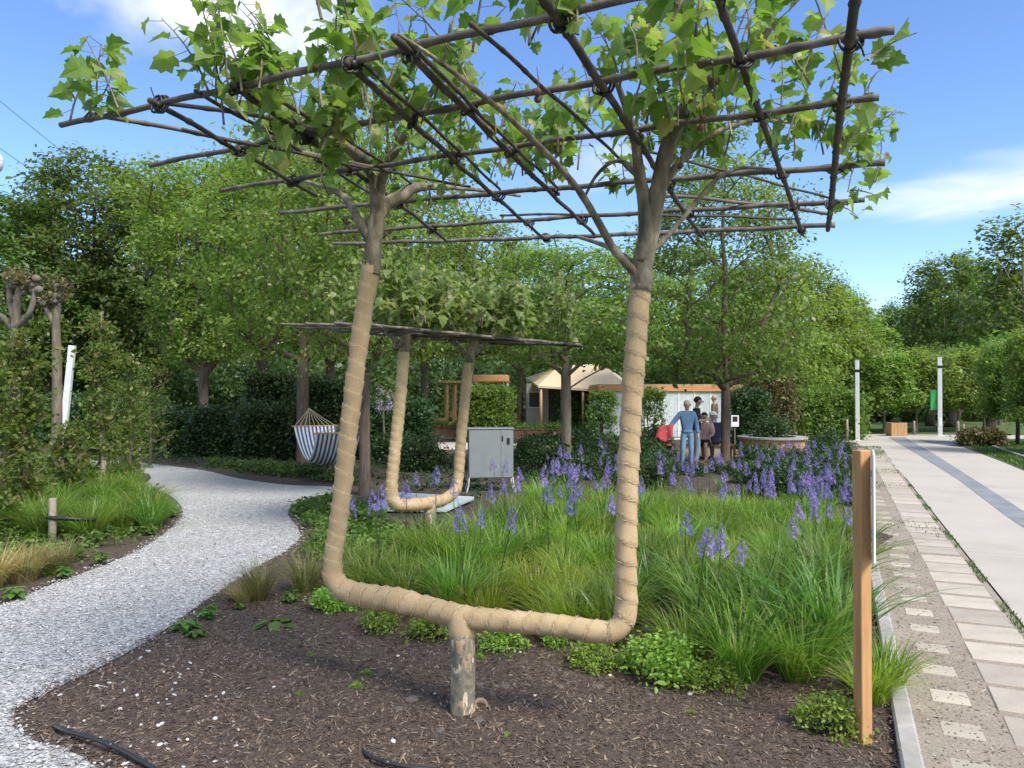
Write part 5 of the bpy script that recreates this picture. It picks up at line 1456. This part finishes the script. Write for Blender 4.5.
# lamp columns
def lamp(px, py, ytop, w, lab, banner=False):
    g = G(px, py); h = CAMH + (HOR - ytop) * g.y / F
    t = thing('lamp_post', lab, 'lamp post', g, RZ)
    mb = MB(); mb.box((0, 0, h / 2), (w, w, h), 0, .012); mb.build('shaft', MT['white_pole'], t)
    mb = MB(); mb.box((0, 0, .012), (w * 2, w * 2, .024), 0, .004); mb.build('base_plate', MT['white_pole'], t)
    mb = MB(); mb.box((0, 0, h - .42), (w * 1.02, w * 1.02, .12), 0, .004); mb.build('lamp_slot', MT['dark'], t)
    mb = MB(); mb.box((0, 0, h + .012), (w * 1.08, w * 1.08, .024), 0, .004); mb.build('cap', MT['cabinet'], t)
    if banner:
        mb = MB(); mb.box((0, -w * .5 - .004, .62), (w * .7, .006, .34), 0, .001); mb.build('sticker', MT['white_sheet'], t)
        z1, z0 = CAMH + (HOR - 390) * g.y / F, CAMH + (HOR - 410) * g.y / F
        for z in (z1, z0):
            mb = MB(); mb.tube([(-w / 2, 0, z), (-w / 2 - .30, 0, z)], .01, 6); mb.build('banner_arm', MT['cabinet'], t)
        V = []; nn = 14
        for i in range(nn + 1):
            for j in range(7):
                u = i / nn; v = j / 6; V.append((-w / 2 - .015 - .26 * v, .025 * math.sin(u * 5 + v * 3), z0 + (z1 - z0) * u))
        q = [[i * 7 + j, i * 7 + j + 1, (i + 1) * 7 + j + 1, (i + 1) * 7 + j] for i in range(nn) for j in range(6)]
        o = link('banner', np_mesh('banner', V, [np.array(q)], True), t, MT['green_banner']); o.modifiers.new('thickness', 'SOLIDIFY').thickness = .004
lamp(857.5, 441, 360, .15, 'white square lamp post on the left side of the road')
lamp(940, 436.5, 357, .165, 'white square lamp post with a green banner', True)

# slatted crate
g = G(900, 436.5); t = thing('wooden_crate', 'square wooden slatted planter box where the road forks', 'planter', (g.x, g.y + .3, 0), RZ * .3)
w = .62
for k in range(4):
    mb = MB(); a = k * math.pi / 2
    for i in range(5): mb.box((math.cos(a) * w / 2 - math.sin(a) * (i - 2) * w / 5.0, math.sin(a) * w / 2 + math.cos(a) * (i - 2) * w / 5.0, .29), (.03, w / 5.3, .58), a, .005)
    mb.build('side_panel', MT['wood_planter'], t)
mb = MB(); mb.box((0, 0, .25), (w - .06, w - .06, .44)); mb.build('box_core', MT['bark_dark'], t)
shr = thing('planter_shrub', 'small low plant in the square wooden box', 'shrub', (g.x, g.y + .3, .44), 0, None, .38); link('foliage', SH[2][0], shr); link('stem', SH[2][1], shr)
for px, py, yt, lab in ((958, 437.5, 421, 'taller round grey stake right of the banner lamp post'), (963.5, 438, 424, 'shorter round grey stake right of the banner lamp post'), (914, 435, 421, 'slim grey stake right of the wooden crate'), (847, 441, 419, 'grey stake left of the white lamp post by the road')):
    stake(px, py, yt, .055, lab)

# rusty steel planter walls
for (x0, x1, yb, yt, lab) in ((422, 462, 437, 428, 'low rusty steel planter wall left of the grey cabinet'), (462, 520, 440, 428, 'low rusty steel planter wall behind the grey cabinet'), (513, 566, 441, 430, 'low rusty steel planter wall in front of the pavilion door')):
    a, b_ = G(x0, yb), G(x1, yb); h = CAMH + (HOR - yt) * a.y / F
    t = thing('steel_planter', lab, 'planter', (a + b_) / 2, 0)
    mb = MB(); mb.box((0, .5, h / 2), ((b_ - a).x, 1.0, h), 0, .01); mb.build('wall', MT['corten'], t)
    mb = MB(); mb.box((0, .5, h + .008), ((b_ - a).x + .04, 1.04, .016), 0, .003); mb.build('rim', MT['corten'], t)
    P = np.c_[RNG.uniform(-.5, .5, 40) * (b_ - a).x * .9, RNG.uniform(.2, .8, 40), h + RNG.uniform(.02, .22, 40)]
    link('planting', crown_mesh('planter_planting', P, 24, .07, .08, .7, MT['leaf_mid']), t)['kind'] = 'stuff'

# ---------------------------------------------------------------- the pavilions
def wx(px, d): return D(px, 400, d).x
def wz(py, d): return D(512, py, d).z
d0 = 36.0
t = thing('canvas_pavilion', 'grey garden pavilion with a broad tan canvas roof', 'pavilion', (wx(575, d0), d0, 0)); X0 = wx(575, d0)
x0, x1 = wx(527, d0) - X0, wx(622, d0) - X0
mb = MB(); h = wz(383, d0)
mb.box(((wx(527, d0) + wx(550, d0)) / 2 - X0, 1.5, h / 2), (wx(550, d0) - wx(527, d0), .15, h), 0, .01)
mb.box(((wx(562, d0) + wx(572, d0)) / 2 - X0, 1.5, h / 2), (wx(572, d0) - wx(562, d0), .15, h), 0, .01)
mb.box((wx(556, d0) - X0, 1.5, h - .13), (wx(562, d0) - wx(550, d0) - .004, .15, .26), 0, .005)
mb.build('wall', MT['pav_grey'], t)
mb = MB(); mb.box((wx(556, d0) - X0, 1.55, (h - .26) / 2), (wx(562, d0) - wx(550, d0) - .01, .05, h - .27)); dr_ = mb.build('door', MT['pav_dark'], t)
mb = MB(); mb.box((wx(559.5, d0) - X0, 1.51, 1.0), (.03, .05, .16)); mb.build('handle', MT['white_pole'], dr_)
mb = MB(); mb.box((wx(535, d0) - X0, 1.415, wz(400, d0)), (.50, .03, .72), 0, .004); wn = mb.build('window', MT['pav_dark'], t)
mb = MB()
for sx in (-1, 1): mb.box((wx(535, d0) - X0 + sx * .265, 1.41, wz(400, d0)), (.03, .04, .78))
for sz in (-1, 1): mb.box((wx(535, d0) - X0, 1.41, wz(400, d0) + sz * .375), (.50, .04, .03))
mb.build('frame', MT['white_pole'], wn)
mb = MB(); mb.box(((x0 + x1) / 2, 4.6, h * .45), (x1 - x0, .1, h * .9)); mb.build('rear_wall', MT['pav_grey'], t)
def cv(px, py, dd): v = D(px, py, dd); return (v.x - X0, v.y - d0, v.z)
roofp = [cv(538, 385.5, 35), cv(628, 391.5, 35), cv(630, 384, 41), cv(526, 378, 41), cv(560, 365, 38.2), cv(603, 364, 38.2)]
up_ = np.array(roofp); V = np.vstack([up_, up_ - [0, 0, .10]])
fs3 = [[3, 0, 4], [1, 2, 5]]; fs4 = [[0, 1, 5, 4], [2, 3, 4, 5]]
mb = MB(); mb.add(V, [fs3 + [[a + 6 for a in f[::-1]] for f in fs3], fs4 + [[a + 6 for a in f[::-1]] for f in fs4] + [[0, 6, 7, 1], [1, 7, 8, 2], [2, 8, 9, 3], [3, 9, 6, 0]]]); mb.build('roof', MT['canvas'], t)
for px, dd in ((541, 35.1), (624, 35.2), (583, 35.1)):
    v = D(px, 388, dd); mb = MB(); mb.tube([(v.x - X0, dd - d0, 0), (v.x - X0, dd - d0, v.z - .06)], .06, 8); mb.build('post', MT['wood_planter'], t, True)
# low annex with an orange fascia
da = 34.0; xa = wx(489, da); t = thing('annex_roof', 'flat roofed annex with an orange timber fascia behind the laurel hedge', 'pavilion', (xa, da, 0)); wa = wx(508, da) - wx(468, da); za, zb = wz(375.5, da), wz(381.5, da)
mb = MB(); mb.box((0, 1.2, (za + zb) / 2), (wa, 2.4, za - zb), 0, .01); mb.build('fascia', MT['fascia'], t)
mb = MB(); mb.box((0, 1.2, za + .02), (wa - .1, 2.3, .03)); mb.build('roof', MT['pav_grey'], t)
for sx in (-1, 1):
    for yy in (.15, 2.2):
        mb = MB(); mb.box((sx * (wa / 2 - .08), yy, zb / 2), (.09, .09, zb), 0, .006); mb.build('post', MT['white_pole'] if sx > 0 else MT['wood_post'], t)
mb = MB(); mb.box((0, 2.3, zb / 2 - .05), (wa - .3, .06, zb - .1)); mb.build('rear_wall', MT['pav_grey'], t)
# open timber shelter with a slatted bench
dt = 33.0; xt = wx(445, dt); t = thing('timber_shelter', 'open orange timber shelter with plank side and posts, left of the laurel hedge', 'shelter', (xt, dt, 0)); wt = wx(464, dt) - wx(427, dt); zt = wz(383, dt)
for k in range(6):
    mb = MB(); mb.box((wt * (-.05 + .11 * k), .1 if k % 2 else 1.2, zt / 2), (.10, .10, zt), 0, .008); mb.build('post', MT['wood_planter'], t)
mb = MB(); mb.box((wt * .2, .65, zt + .05), (wt * .75, 1.4, .10), 0, .01); mb.build('roof', MT['wood_post'], t)
mb = MB()
for k in range(5): mb.box((-wt * .22, 0, .12 + k * .145), (wt * .58, .05, .13), 0, .006)
mb.build('plank_side', MT['wood_planter'], t)
# glazed pavilion on the right
dg = 31.5; t = thing('glass_pavilion', 'low pale glazed pavilion with an orange fascia behind the people', 'pavilion', (wx(672, dg), dg, 0)); X0 = wx(672, dg)
xa, xb = wx(598, dg) - X0, wx(744, dg) - X0; zt, zg = wz(385, dg), wz(391.5, dg)
mb = MB(); mb.box(((xa + xb) / 2, 2.0, (zt + zg) / 2), (xb - xa, 4.0, zt - zg), 0, .01); mb.build('fascia', MT['fascia'], t)
mb = MB(); mb.box(((xa + xb) / 2, 2.0, zt + .02), (xb - xa - .1, 3.9, .03)); mb.build('roof', MT['pav_grey'], t)
npn = 9; pw = (xb - xa - .1) / npn
for k in range(npn):
    xc = xa + .05 + pw * (k + .5)
    mb = MB(); mb.box((xc, .10, zg / 2), (pw - .06, .03, zg - .04)); o = mb.build('glazed_panel', MT['frosted'], t)
    mb = MB(); mb.box((xc + pw / 2, .10, zg / 2), (.055, .06, zg)); mb.build('mullion', MT['white_sheet'], o)
for sx, xx in ((-1, xa + .06), (1, xb - .06)):
    mb = MB(); mb.box((xx, 2.0, zg / 2), (.05, 3.7, zg - .004)); mb.build('side_wall', MT['frosted'], t)
mb = MB(); mb.box(((xa + xb) / 2, 3.9, zg / 2), (xb - xa - .2, .08, zg - .01)); mb.build('rear_wall', MT['pav_grey'], t)
# wisteria by the hammock tree
p = D(383, 400, 19.5); t = thing('wisteria', 'small wisteria with pale lilac hanging blossom between the near trunks', 'shrub', (p.x, p.y, 0))
mb = MB(); mb.tube([(0, 0, 0), (.03, 0, .8), (0, .02, 1.7), (.1, 0, 2.0)], [.03, .025, .02, .008], 7); mb.tube([(0, .02, 1.5), (-.2, 0, 1.8)], [.015, .006], 5); mb.build('stem', MT['bark_grey'], t, True)
P = np.c_[RNG.normal(0, .13, 26), RNG.normal(0, .1, 26), RNG.uniform(1.4, 1.9, 26)]
link('blossom', crown_mesh('wisteria_blossom', P, 20, .045, .05, 1.3, leafmat('lilac_petal', [(0, (.34, .28, .50)), (1, (.62, .56, .72))], .3)), t)
link('foliage', crown_mesh('wisteria_foliage', P + [0, 0, .3], 12, .07, .12, .6, MT['leaf_mid']), t)

# ---------------------------------------------------------------- small things on the bark
def hose(pts, r, lab):
    P = cr_path([G(x, y, z) for x, y, z in pts], 8); t0 = P[0].copy(); t0.z = 0
    t = thing('drip_hose', lab, 'hose', t0); mb = MB(); mb.tube([p - t0 for p in P], r, 10)
    o = mb.build('tube', MT['hose'], t, True)
    mb = MB(); k = len(P) // 2; dd = (P[k + 1] - P[k - 1]).normalized()
    mb.tube([P[k] - t0 - dd * .02, P[k] - t0 + dd * .02], r * 1.3, 10); mb.build('joint', MT['hose'], t, True)
hose([(54, 726, .02), (66, 731, .05), (95, 739, .055), (125, 752, .05), (160, 772, .045), (200, 800, .03)], .0115, 'black drip hose crossing the bottom left corner, half on white chippings')
hose([(362, 750, .01), (370, 756, .04), (386, 762, .045), (410, 767, .035), (440, 770, .02)], .010, 'black drip hose end sticking out of the bark at the bottom centre')
g = G(480, 712); t = thing('watering_tube', 'open tan watering tube in the soil beside the bare trunk stub', 'tube', (g.x, g.y, .03)); t.rotation_euler = (R(35), R(18), 0)
mb = MB(); an = np.linspace(0, 2 * math.pi, 25)[:-1]; i = np.arange(24); j = (i + 1) % 24
ring = lambda r, z: np.c_[r * np.cos(an), r * np.sin(an), np.full(24, z)]
V = np.vstack([ring(.038, -.06), ring(.038, .03), ring(.030, .03), ring(.030, -.06)])
mb.add(V, [np.vstack([np.stack([i + a * 24, j + a * 24, j + (a + 1) * 24, i + (a + 1) * 24], 1) for a in range(3)])]); mb.build('pipe', flat('tan_plastic', (.28, .21, .14), .6), t, True)
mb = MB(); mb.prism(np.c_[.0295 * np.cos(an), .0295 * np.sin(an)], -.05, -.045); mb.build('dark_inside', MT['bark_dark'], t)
# clods and pale stones
def stone(seed, fl):
    rs = np.random.default_rng(seed); mb = MB(); mb.ell((0, 0, 0), (1, 1, 1), 12, 9)
    v = mb.V[0]; v *= (1 + .22 * np.array([mnoise.noise(Vector(tuple(a * 1.4 + seed))) for a in v]) + .1 * np.array([mnoise.noise(Vector(tuple(a * 3.3 + seed))) for a in v]))[:, None]
    v[:, 2] *= fl; return mb.mesh('stone', False)
ST = [stone(k, f) for k, f in ((1, .6), (2, .45), (3, .7))]
MT['pebble'] = noisy('white_pebble', [(.3, (.42, .42, .41)), (.7, (.66, .66, .65))], 30, .8, bs=.3)
MT['clod'] = noisy('dry_clod', [(.3, (.10, .085, .075)), (.7, (.22, .19, .17))], 40, .95, bs=.8, bd=.01)
for px, py in ((398, 661), (880, 0), (137, 699), (97, 693), (115, 681), (141, 728), (158, 729), (162, 727), (215, 722), (274, 691), (160, 748), (84, 724), (120, 712), (610, 678), (590, 708), (690, 700), (366, 634), (435, 698), (535, 700), (393, 747), (520, 655)):
    if py < 500: continue
    me = ST[px % 3]; o = link('pebble', me.copy(), None); o.data.materials.append(MT['pebble']); p = G(px, py); o.location = (p.x, p.y, max(.012, mulch_h(p.x, p.y)) + .006); s_ = random.uniform(.009, .017); o.scale = (s_, s_ * .8, s_); o.rotation_euler = (0, 0, random.uniform(0, 6))
    tag(o, 'small white pebble lying on the dark bark', 'pebble', 'white pebbles on the bark')
for px, py, s_ in ((493, 700, .03), (478, 728, .032), (505, 690, .035), (560, 690, .03), (412, 704, .045), (400, 712, .035), (598, 690, .04), (650, 700, .03), (690, 680, .03), (350, 640, .03), (480, 690, .03), (520, 712, .025), (560, 715, .025), (440, 735, .03)):
    me = ST[px % 3]; o = link('soil_clod', me.copy(), None); o.data.materials.append(MT['clod']); p = G(px, py); o.location = (p.x, p.y, max(.012, mulch_h(p.x, p.y)) + .004); o.scale = (s_, s_ * .85, s_ * .7); o.rotation_euler = (0, 0, random.uniform(0, 6))
    tag(o, 'dry greyish clod of soil near the trunk stub', 'clod', 'dry clods of soil on the bed')

# ---------------------------------------------------------------- cable car at the far left
dq = 70.0
for k, (a, b_, lab) in enumerate((((-60, 52), (170, 238), 'upper thin cable of the cable car crossing the sky at the left'), ((-60, 106), (150, 252), 'lower thin cable of the cable car crossing the sky at the left'))):
    A, B_ = D(*a, dq + k * 4), D(*b_, dq + k * 4); t = thing('cable', lab, 'cable', (A + B_) / 2); c = t.location
    mb = MB(); mb.tube([A - c, (A - c) * .5 + Vector((0, 0, -.05)), (0, 0, -.1), (B_ - c) * .5 + Vector((0, 0, -.05)), B_ - c], .028, 6); mb.build('strand', MT['dark'], t, True)
p = D(-10, 162, dq); t = thing('gondola', 'white cable car cabin just cut by the left edge of the photo', 'gondola', p)
mb = MB(); mb.ell((0, 0, 0), (1.15, 1.0, 1.2), 20, 14); mb.V[0][:, 2] = np.clip(mb.V[0][:, 2], -1.0, 1.02); mb.build('cabin', MT['white_pole'], t, True)
mb = MB(); mb.ell((0, 0, .15), (1.17, 1.02, .55), 20, 10); mb.build('window', MT['frosted'], t, True)
zc = D(-10, 92, dq).z - p.z
mb = MB(); mb.tube([(0, 0, .95), (.15, 0, 2.2), (.15, 0, zc - .3), (0, 0, zc)], .07, 8); mb.build('hanger', MT['cabinet'], t, True)

# ================================================================== PEOPLE
def skin_mesh(name, verts, edges, radii, root=0, sub=2):
    me = bpy.data.meshes.new(name); me.from_pydata([tuple(v) for v in verts], edges, []); o = bpy.data.objects.new(name, me); COL.objects.link(o)
    o.modifiers.new('skin', 'SKIN'); sv = me.skin_vertices[0].data
    for i, r in enumerate(radii):
        sv[i].radius = r if isinstance(r, tuple) else (r, r); sv[i].use_root = (i == root)
    m2 = o.modifiers.new('sub', 'SUBSURF'); m2.levels = sub; m2.render_levels = sub
    dg = bpy.context.evaluated_depsgraph_get(); out = bpy.data.meshes.new_from_object(o.evaluated_get(dg)); out.name = name
    bpy.data.objects.remove(o); bpy.data.meshes.remove(me)
    out.polygons.foreach_set('use_smooth', np.ones(len(out.polygons), dtype=bool)); return out
def person(label, loc, rz, J, shirt, legs, hair, long_sleeve=True, shorts=False, hat=None, sc=1.0, skinmat=None):
    base = dict(pel=(0, 0, .96), spi=(0, -.01, 1.14), che=(0, 0, 1.34), nec=(0, 0, 1.49), hb=(0, .02, 1.56), hd=(0, .03, 1.66), ht=(0, .02, 1.74),
                sR=(.18, 0, 1.42), eR=(.25, -.02, 1.14), wR=(.27, .06, .90), hR=(.27, .08, .82), sL=(-.18, 0, 1.42), eL=(-.25, -.02, 1.14), wL=(-.27, .06, .90), hL=(-.27, .08, .82),
                pR=(.09, 0, .92), kR=(.10, .03, .50), aR=(.10, -.02, .09), tR=(.115, .15, .035), pL=(-.09, 0, .92), kL=(-.10, .03, .50), aL=(-.10, -.02, .09), tL=(-.115, .15, .035))
    base.update(J)
    t = thing('person', label, 'person', loc, rz, None, sc)
    va = lambda k: Vector(base[k])
    keys = list(base); ix = {k: i for i, k in enumerate(keys)}; V = [Vector(base[k]) for k in keys]
    Rr = dict(pel=(.15, .11), spi=(.125, .095), che=(.15, .105), nec=.05, hb=.052, hd=.105, ht=.085, sR=.06, eR=.042, wR=.029, hR=(.04, .022), sL=.06, eL=.042, wL=.029, hL=(.04, .022), pR=.085, kR=.058, aR=.04, tR=.035, pL=.085, kL=.058, aL=.04, tL=.035)
    Ed = [('pel', 'spi'), ('spi', 'che'), ('che', 'nec'), ('nec', 'hb'), ('hb', 'hd'), ('hd', 'ht')]
    for s_ in 'RL': Ed += [('che', 's' + s_), ('s' + s_, 'e' + s_), ('e' + s_, 'w' + s_), ('w' + s_, 'h' + s_), ('pel', 'p' + s_), ('p' + s_, 'k' + s_), ('k' + s_, 'a' + s_), ('a' + s_, 't' + s_)]
    E = [(ix[a], ix[b]) for a, b in Ed]; RR = [tuple(x * .8 for x in Rr[k]) if k in ('pel', 'spi', 'che') else Rr[k] for k in keys]
    for s_ in 'RL':       # fingers
        w_, h_ = V[ix['w' + s_]], V[ix['h' + s_]]; ax = (h_ - w_).normalized(); sd = ax.cross(Vector((1, 0, 0)) if abs(ax.x) < .8 else Vector((0, 0, 1))).normalized()
        for k, L in ((-1.5, .075), (-.5, .09), (.5, .085), (1.5, .065)):
            V += [h_ + sd * k * .019 + ax * .03, h_ + sd * k * .021 + ax * (.03 + L)]; n = len(V); E += [(ix['h' + s_], n - 2), (n - 2, n - 1)]; RR += [.010, .008]
        V += [h_ + sd * -.045 + ax * .01, h_ + sd * -.06 + ax * .055]; n = len(V); E += [(ix['h' + s_], n - 2), (n - 2, n - 1)]; RR += [.011, .009]
    b = skin_mesh('body', V, E, RR, ix['pel']); body = link('body', b, t, skinmat or MT['skin'])
    hd = Vector(base['hd'])
    base['col'] = va('che').lerp(va('nec'), .72); Rr['col'] = .07; base['hem'] = va('pel') + (va('pel') - va('spi')) * .38; Rr['hem'] = (.16, .125); base['wst'] = va('pel').lerp(va('spi'), .35); Rr['wst'] = (.135, .10); base['crt'] = va('pel') + (va('pR') + va('pL') - 2 * va('pel')) * .5; Rr['crt'] = (.15, .11)
    def sub_mesh(ks, es, grow, name, mat, root):
        kk = {k: i for i, k in enumerate(ks)}
        def g_(r): return tuple(x + grow for x in r) if isinstance(r, tuple) else (r + grow, r + grow)
        me = skin_mesh(name, [base[k] for k in ks], [(kk[a], kk[c]) for a, c in es], [g_(Rr[k]) for k in ks], kk[root]); return link(name, me, t, mat)
    sl = ['sR', 'eR'] + (['wR'] if long_sleeve else []) + ['sL', 'eL'] + (['wL'] if long_sleeve else [])
    es = [('hem', 'pel'), ('pel', 'spi'), ('spi', 'che'), ('che', 'col')]
    for s_ in 'RL': es += [('che', 's' + s_), ('s' + s_, 'e' + s_)] + ([('e' + s_, 'w' + s_)] if long_sleeve else [])
    sub_mesh(['hem', 'pel', 'spi', 'che', 'col'] + sl, es, .027, 'shirt', shirt, 'spi')
    lk = ['wst', 'crt'] + [a + s_ for s_ in 'RL' for a in (('p', 'k') if shorts else ('p', 'k', 'a'))]
    es = [('wst', 'crt')]
    for s_ in 'RL': es += [('crt', 'p' + s_), ('p' + s_, 'k' + s_)] + ([] if shorts else [('k' + s_, 'a' + s_)])
    sub_mesh(lk, es, .016, 'shorts' if shorts else 'trousers', legs, 'crt')
    for s_ in 'RL':
        mb = MB(); a_, c_ = Vector(base['a' + s_]), Vector(base['t' + s_]); m_ = (a_ + c_) / 2; m_.z = min(a_.z, c_.z) + .015; mb.ell(m_, (.052, .145, .055), 10, 8); mb.build('shoe', MT['brown_cloth'], t, True)
    mb = MB(); mb.ell(hd + Vector((0, -.028, .035)), (.092, .102, .098), 16, 12); mb.build('hair', hair, t, True)
    if hat is not None:
        mb = MB(); mb.ell(hd + Vector((0, -.01, .075)), (.105, .115, .075), 16, 10); mb.tube([hd + Vector((0, 0, .05)), hd + Vector((0, .0, .062))], [.15, .14], 18); mb.build('hat', hat, t, True)
    mb = MB(); mb.ell(hd + Vector((0, .108, -.01)), (.014, .02, .022), 8, 6); mb.build('nose', MT['skin'], t, True)
    for sx in (-1, 1):
        mb = MB(); mb.ell(hd + Vector((sx * .033, .092, .018)), (.012, .008, .007), 8, 6); mb.build('eye', MT['dark'], t, True)
        mb = MB(); mb.ell(hd + Vector((sx * .088, .0, .0)), (.012, .024, .034), 8, 6); mb.build('ear', MT['skin'], t, True)
    mb = MB(); mb.ell(hd + Vector((0, .098, -.05)), (.024, .008, .006), 8, 6); mb.build('mouth', flat('lips', (.35, .14, .12), .5) if 'lips' not in MT else MT['lips'], t, True)
    return t
C = lambda n, c: flat(n, c, .85)
grey_hair = C('grey_hair', (.42, .40, .37)); dark_hair = C('dark_hair', (.025, .018, .014)); denim = C('denim', (.17, .27, .40)); pale_denim = C('pale_denim', (.24, .34, .44))
p = D(687, 400, 18.6); P1 = (p.x, 18.6, 0)
person('person in a blue shirt and jeans with grey hair, one arm out to the side', P1, R(176), dict(eR=(.36, .02, 1.20), wR=(.50, .12, 1.03), hR=(.55, .14, .97), kR=(.12, .06, .50), aR=(.14, .02, .09), tR=(.17, .18, .035)), C('blue_shirt', (.10, .19, .33)), denim, grey_hair, True, sc=.925)
p = D(696.5, 400, 19.4)
person('person with black hair in a dark t-shirt, looking down at something in the hands', (p.x, 19.4, 0), R(-105), dict(hd=(0, .06, 1.655), ht=(0, .07, 1.73), eR=(.23, .04, 1.15), wR=(.10, .26, 1.17), hR=(.05, .32, 1.19), eL=(-.23, .04, 1.15), wL=(-.09, .26, 1.17), hL=(-.04, .32, 1.19)), C('dark_shirt', (.018, .02, .028)), pale_denim, dark_hair, False, sc=.975)
def seated(dx=0): return dict(pel=(0, -.02, .52), spi=(0, -.01, .70), che=(0, .03, .90), nec=(0, .06, 1.04), hb=(0, .08, 1.10), hd=(0, .10, 1.19), ht=(0, .10, 1.27), sR=(.18, .04, .98), sL=(-.18, .04, .98), eR=(.24, .12, .72), eL=(-.24, .12, .72), wR=(.14, .34, .66), wL=(-.14, .34, .66), hR=(.10, .41, .66), hL=(-.10, .41, .66), pR=(.10, .04, .50), pL=(-.10, .04, .50), kR=(.13, .42, .50), kL=(-.13, .42, .50), aR=(.13, .40, .09), aL=(-.13, .40, .09), tR=(.14, .54, .035), tL=(-.14, .54, .035))
bp = D(712, 440, 20.6)
p = D(705, 400, 20.25); person('person in a pink top and black shorts sitting on the left end of the bench', (p.x, 20.25, 0), R(150), seated(), C('pink_top', (.58, .34, .33)), C('black_cotton', (.02, .02, .022)), dark_hair, False, True)
p = D(714.5, 400, 20.4); person('person in a navy jumper and white hat sitting on the bench with the back turned', (p.x, 20.4, 0), R(12), seated(), C('navy_jumper', (.018, .026, .06)), C('khaki_cotton', (.26, .22, .10)), grey_hair, True, False, MT['white_sheet'])
p = D(714.5, 400, 28.6); person('person walking behind the bench in a brown top and dark blue jeans', (p.x, 28.6, 0), R(60), dict(kR=(.1, .22, .52), aR=(.1, .26, .10), tR=(.11, .42, .05), kL=(-.1, -.06, .5), aL=(-.1, -.34, .14), tL=(-.11, -.22, .04)), C('brown_top', (.13, .09, .075)), C('dark_denim', (.05, .10, .22)), C('fair_hair', (.40, .28, .16)), True, sc=.98)
t = thing('garden_bench', 'plain wooden bench two people sit on', 'bench', (bp.x, 20.55, 0), R(4))
for k in (-1, 0, 1):
    mb = MB(); mb.box((0, k * .13, .42), (1.35, .12, .035), 0, .005); mb.build('seat_board', MT['wood_planter'], t)
for sx in (-1, 1):
    for sy in (-1, 1):
        mb = MB(); mb.box((sx * .55, sy * .14, .20), (.06, .05, .40), 0, .004); mb.build('leg', MT['wood_planter'], t)
# red jacket over the arm, brown bag in the hand of the man in blue
wr_ = Vector((P1[0] - .50 * .925, P1[1] - .09, 1.02 * .925))
V = []; nu, nv = 16, 14
for i in range(nu + 1):
    u = i / nu
    for j in range(nv + 1):
        v = j / nv - .5; a = (u - .5) * 2
        fall = -abs(a) ** 1.3 * (.34 + .07 * math.sin(v * 9 + 1))
        V.append((-.06 + v * .36 - .05 * abs(a) + .10 * (-abs(a)) * (1 if v < 0 else .2), a * (.11 + .05 * abs(a)) + .02 * math.sin(v * 11 + u * 5), .10 + fall + .05 * v))
q = [[i * (nv + 1) + j, i * (nv + 1) + j + 1, (i + 1) * (nv + 1) + j + 1, (i + 1) * (nv + 1) + j] for i in range(nu) for j in range(nv)]
o = link('jacket', np_mesh('jacket', V, [np.array(q)], True), None, MT['red_cloth']); o.location = wr_; o.modifiers.new('thickness', 'SOLIDIFY').thickness = .015
tag(o, 'red jacket draped over the arm of the man in the blue shirt', 'jacket')
t = thing('hand_bag', 'brown bag hanging below the red jacket', 'bag', wr_ + Vector((-.03, -.02, -.48)))
mb = MB(); mb.box((0, 0, 0), (.30, .13, .26), 0, .05, .85); mb.build('bag_body', MT['brown_cloth'], t, True)
mb = MB(); mb.tube([(-.10, 0, .10), (-.07, 0, .30), (0, 0, .42), (.07, 0, .30), (.10, 0, .10)], .010, 6); mb.build('handle', MT['brown_cloth'], t, True)
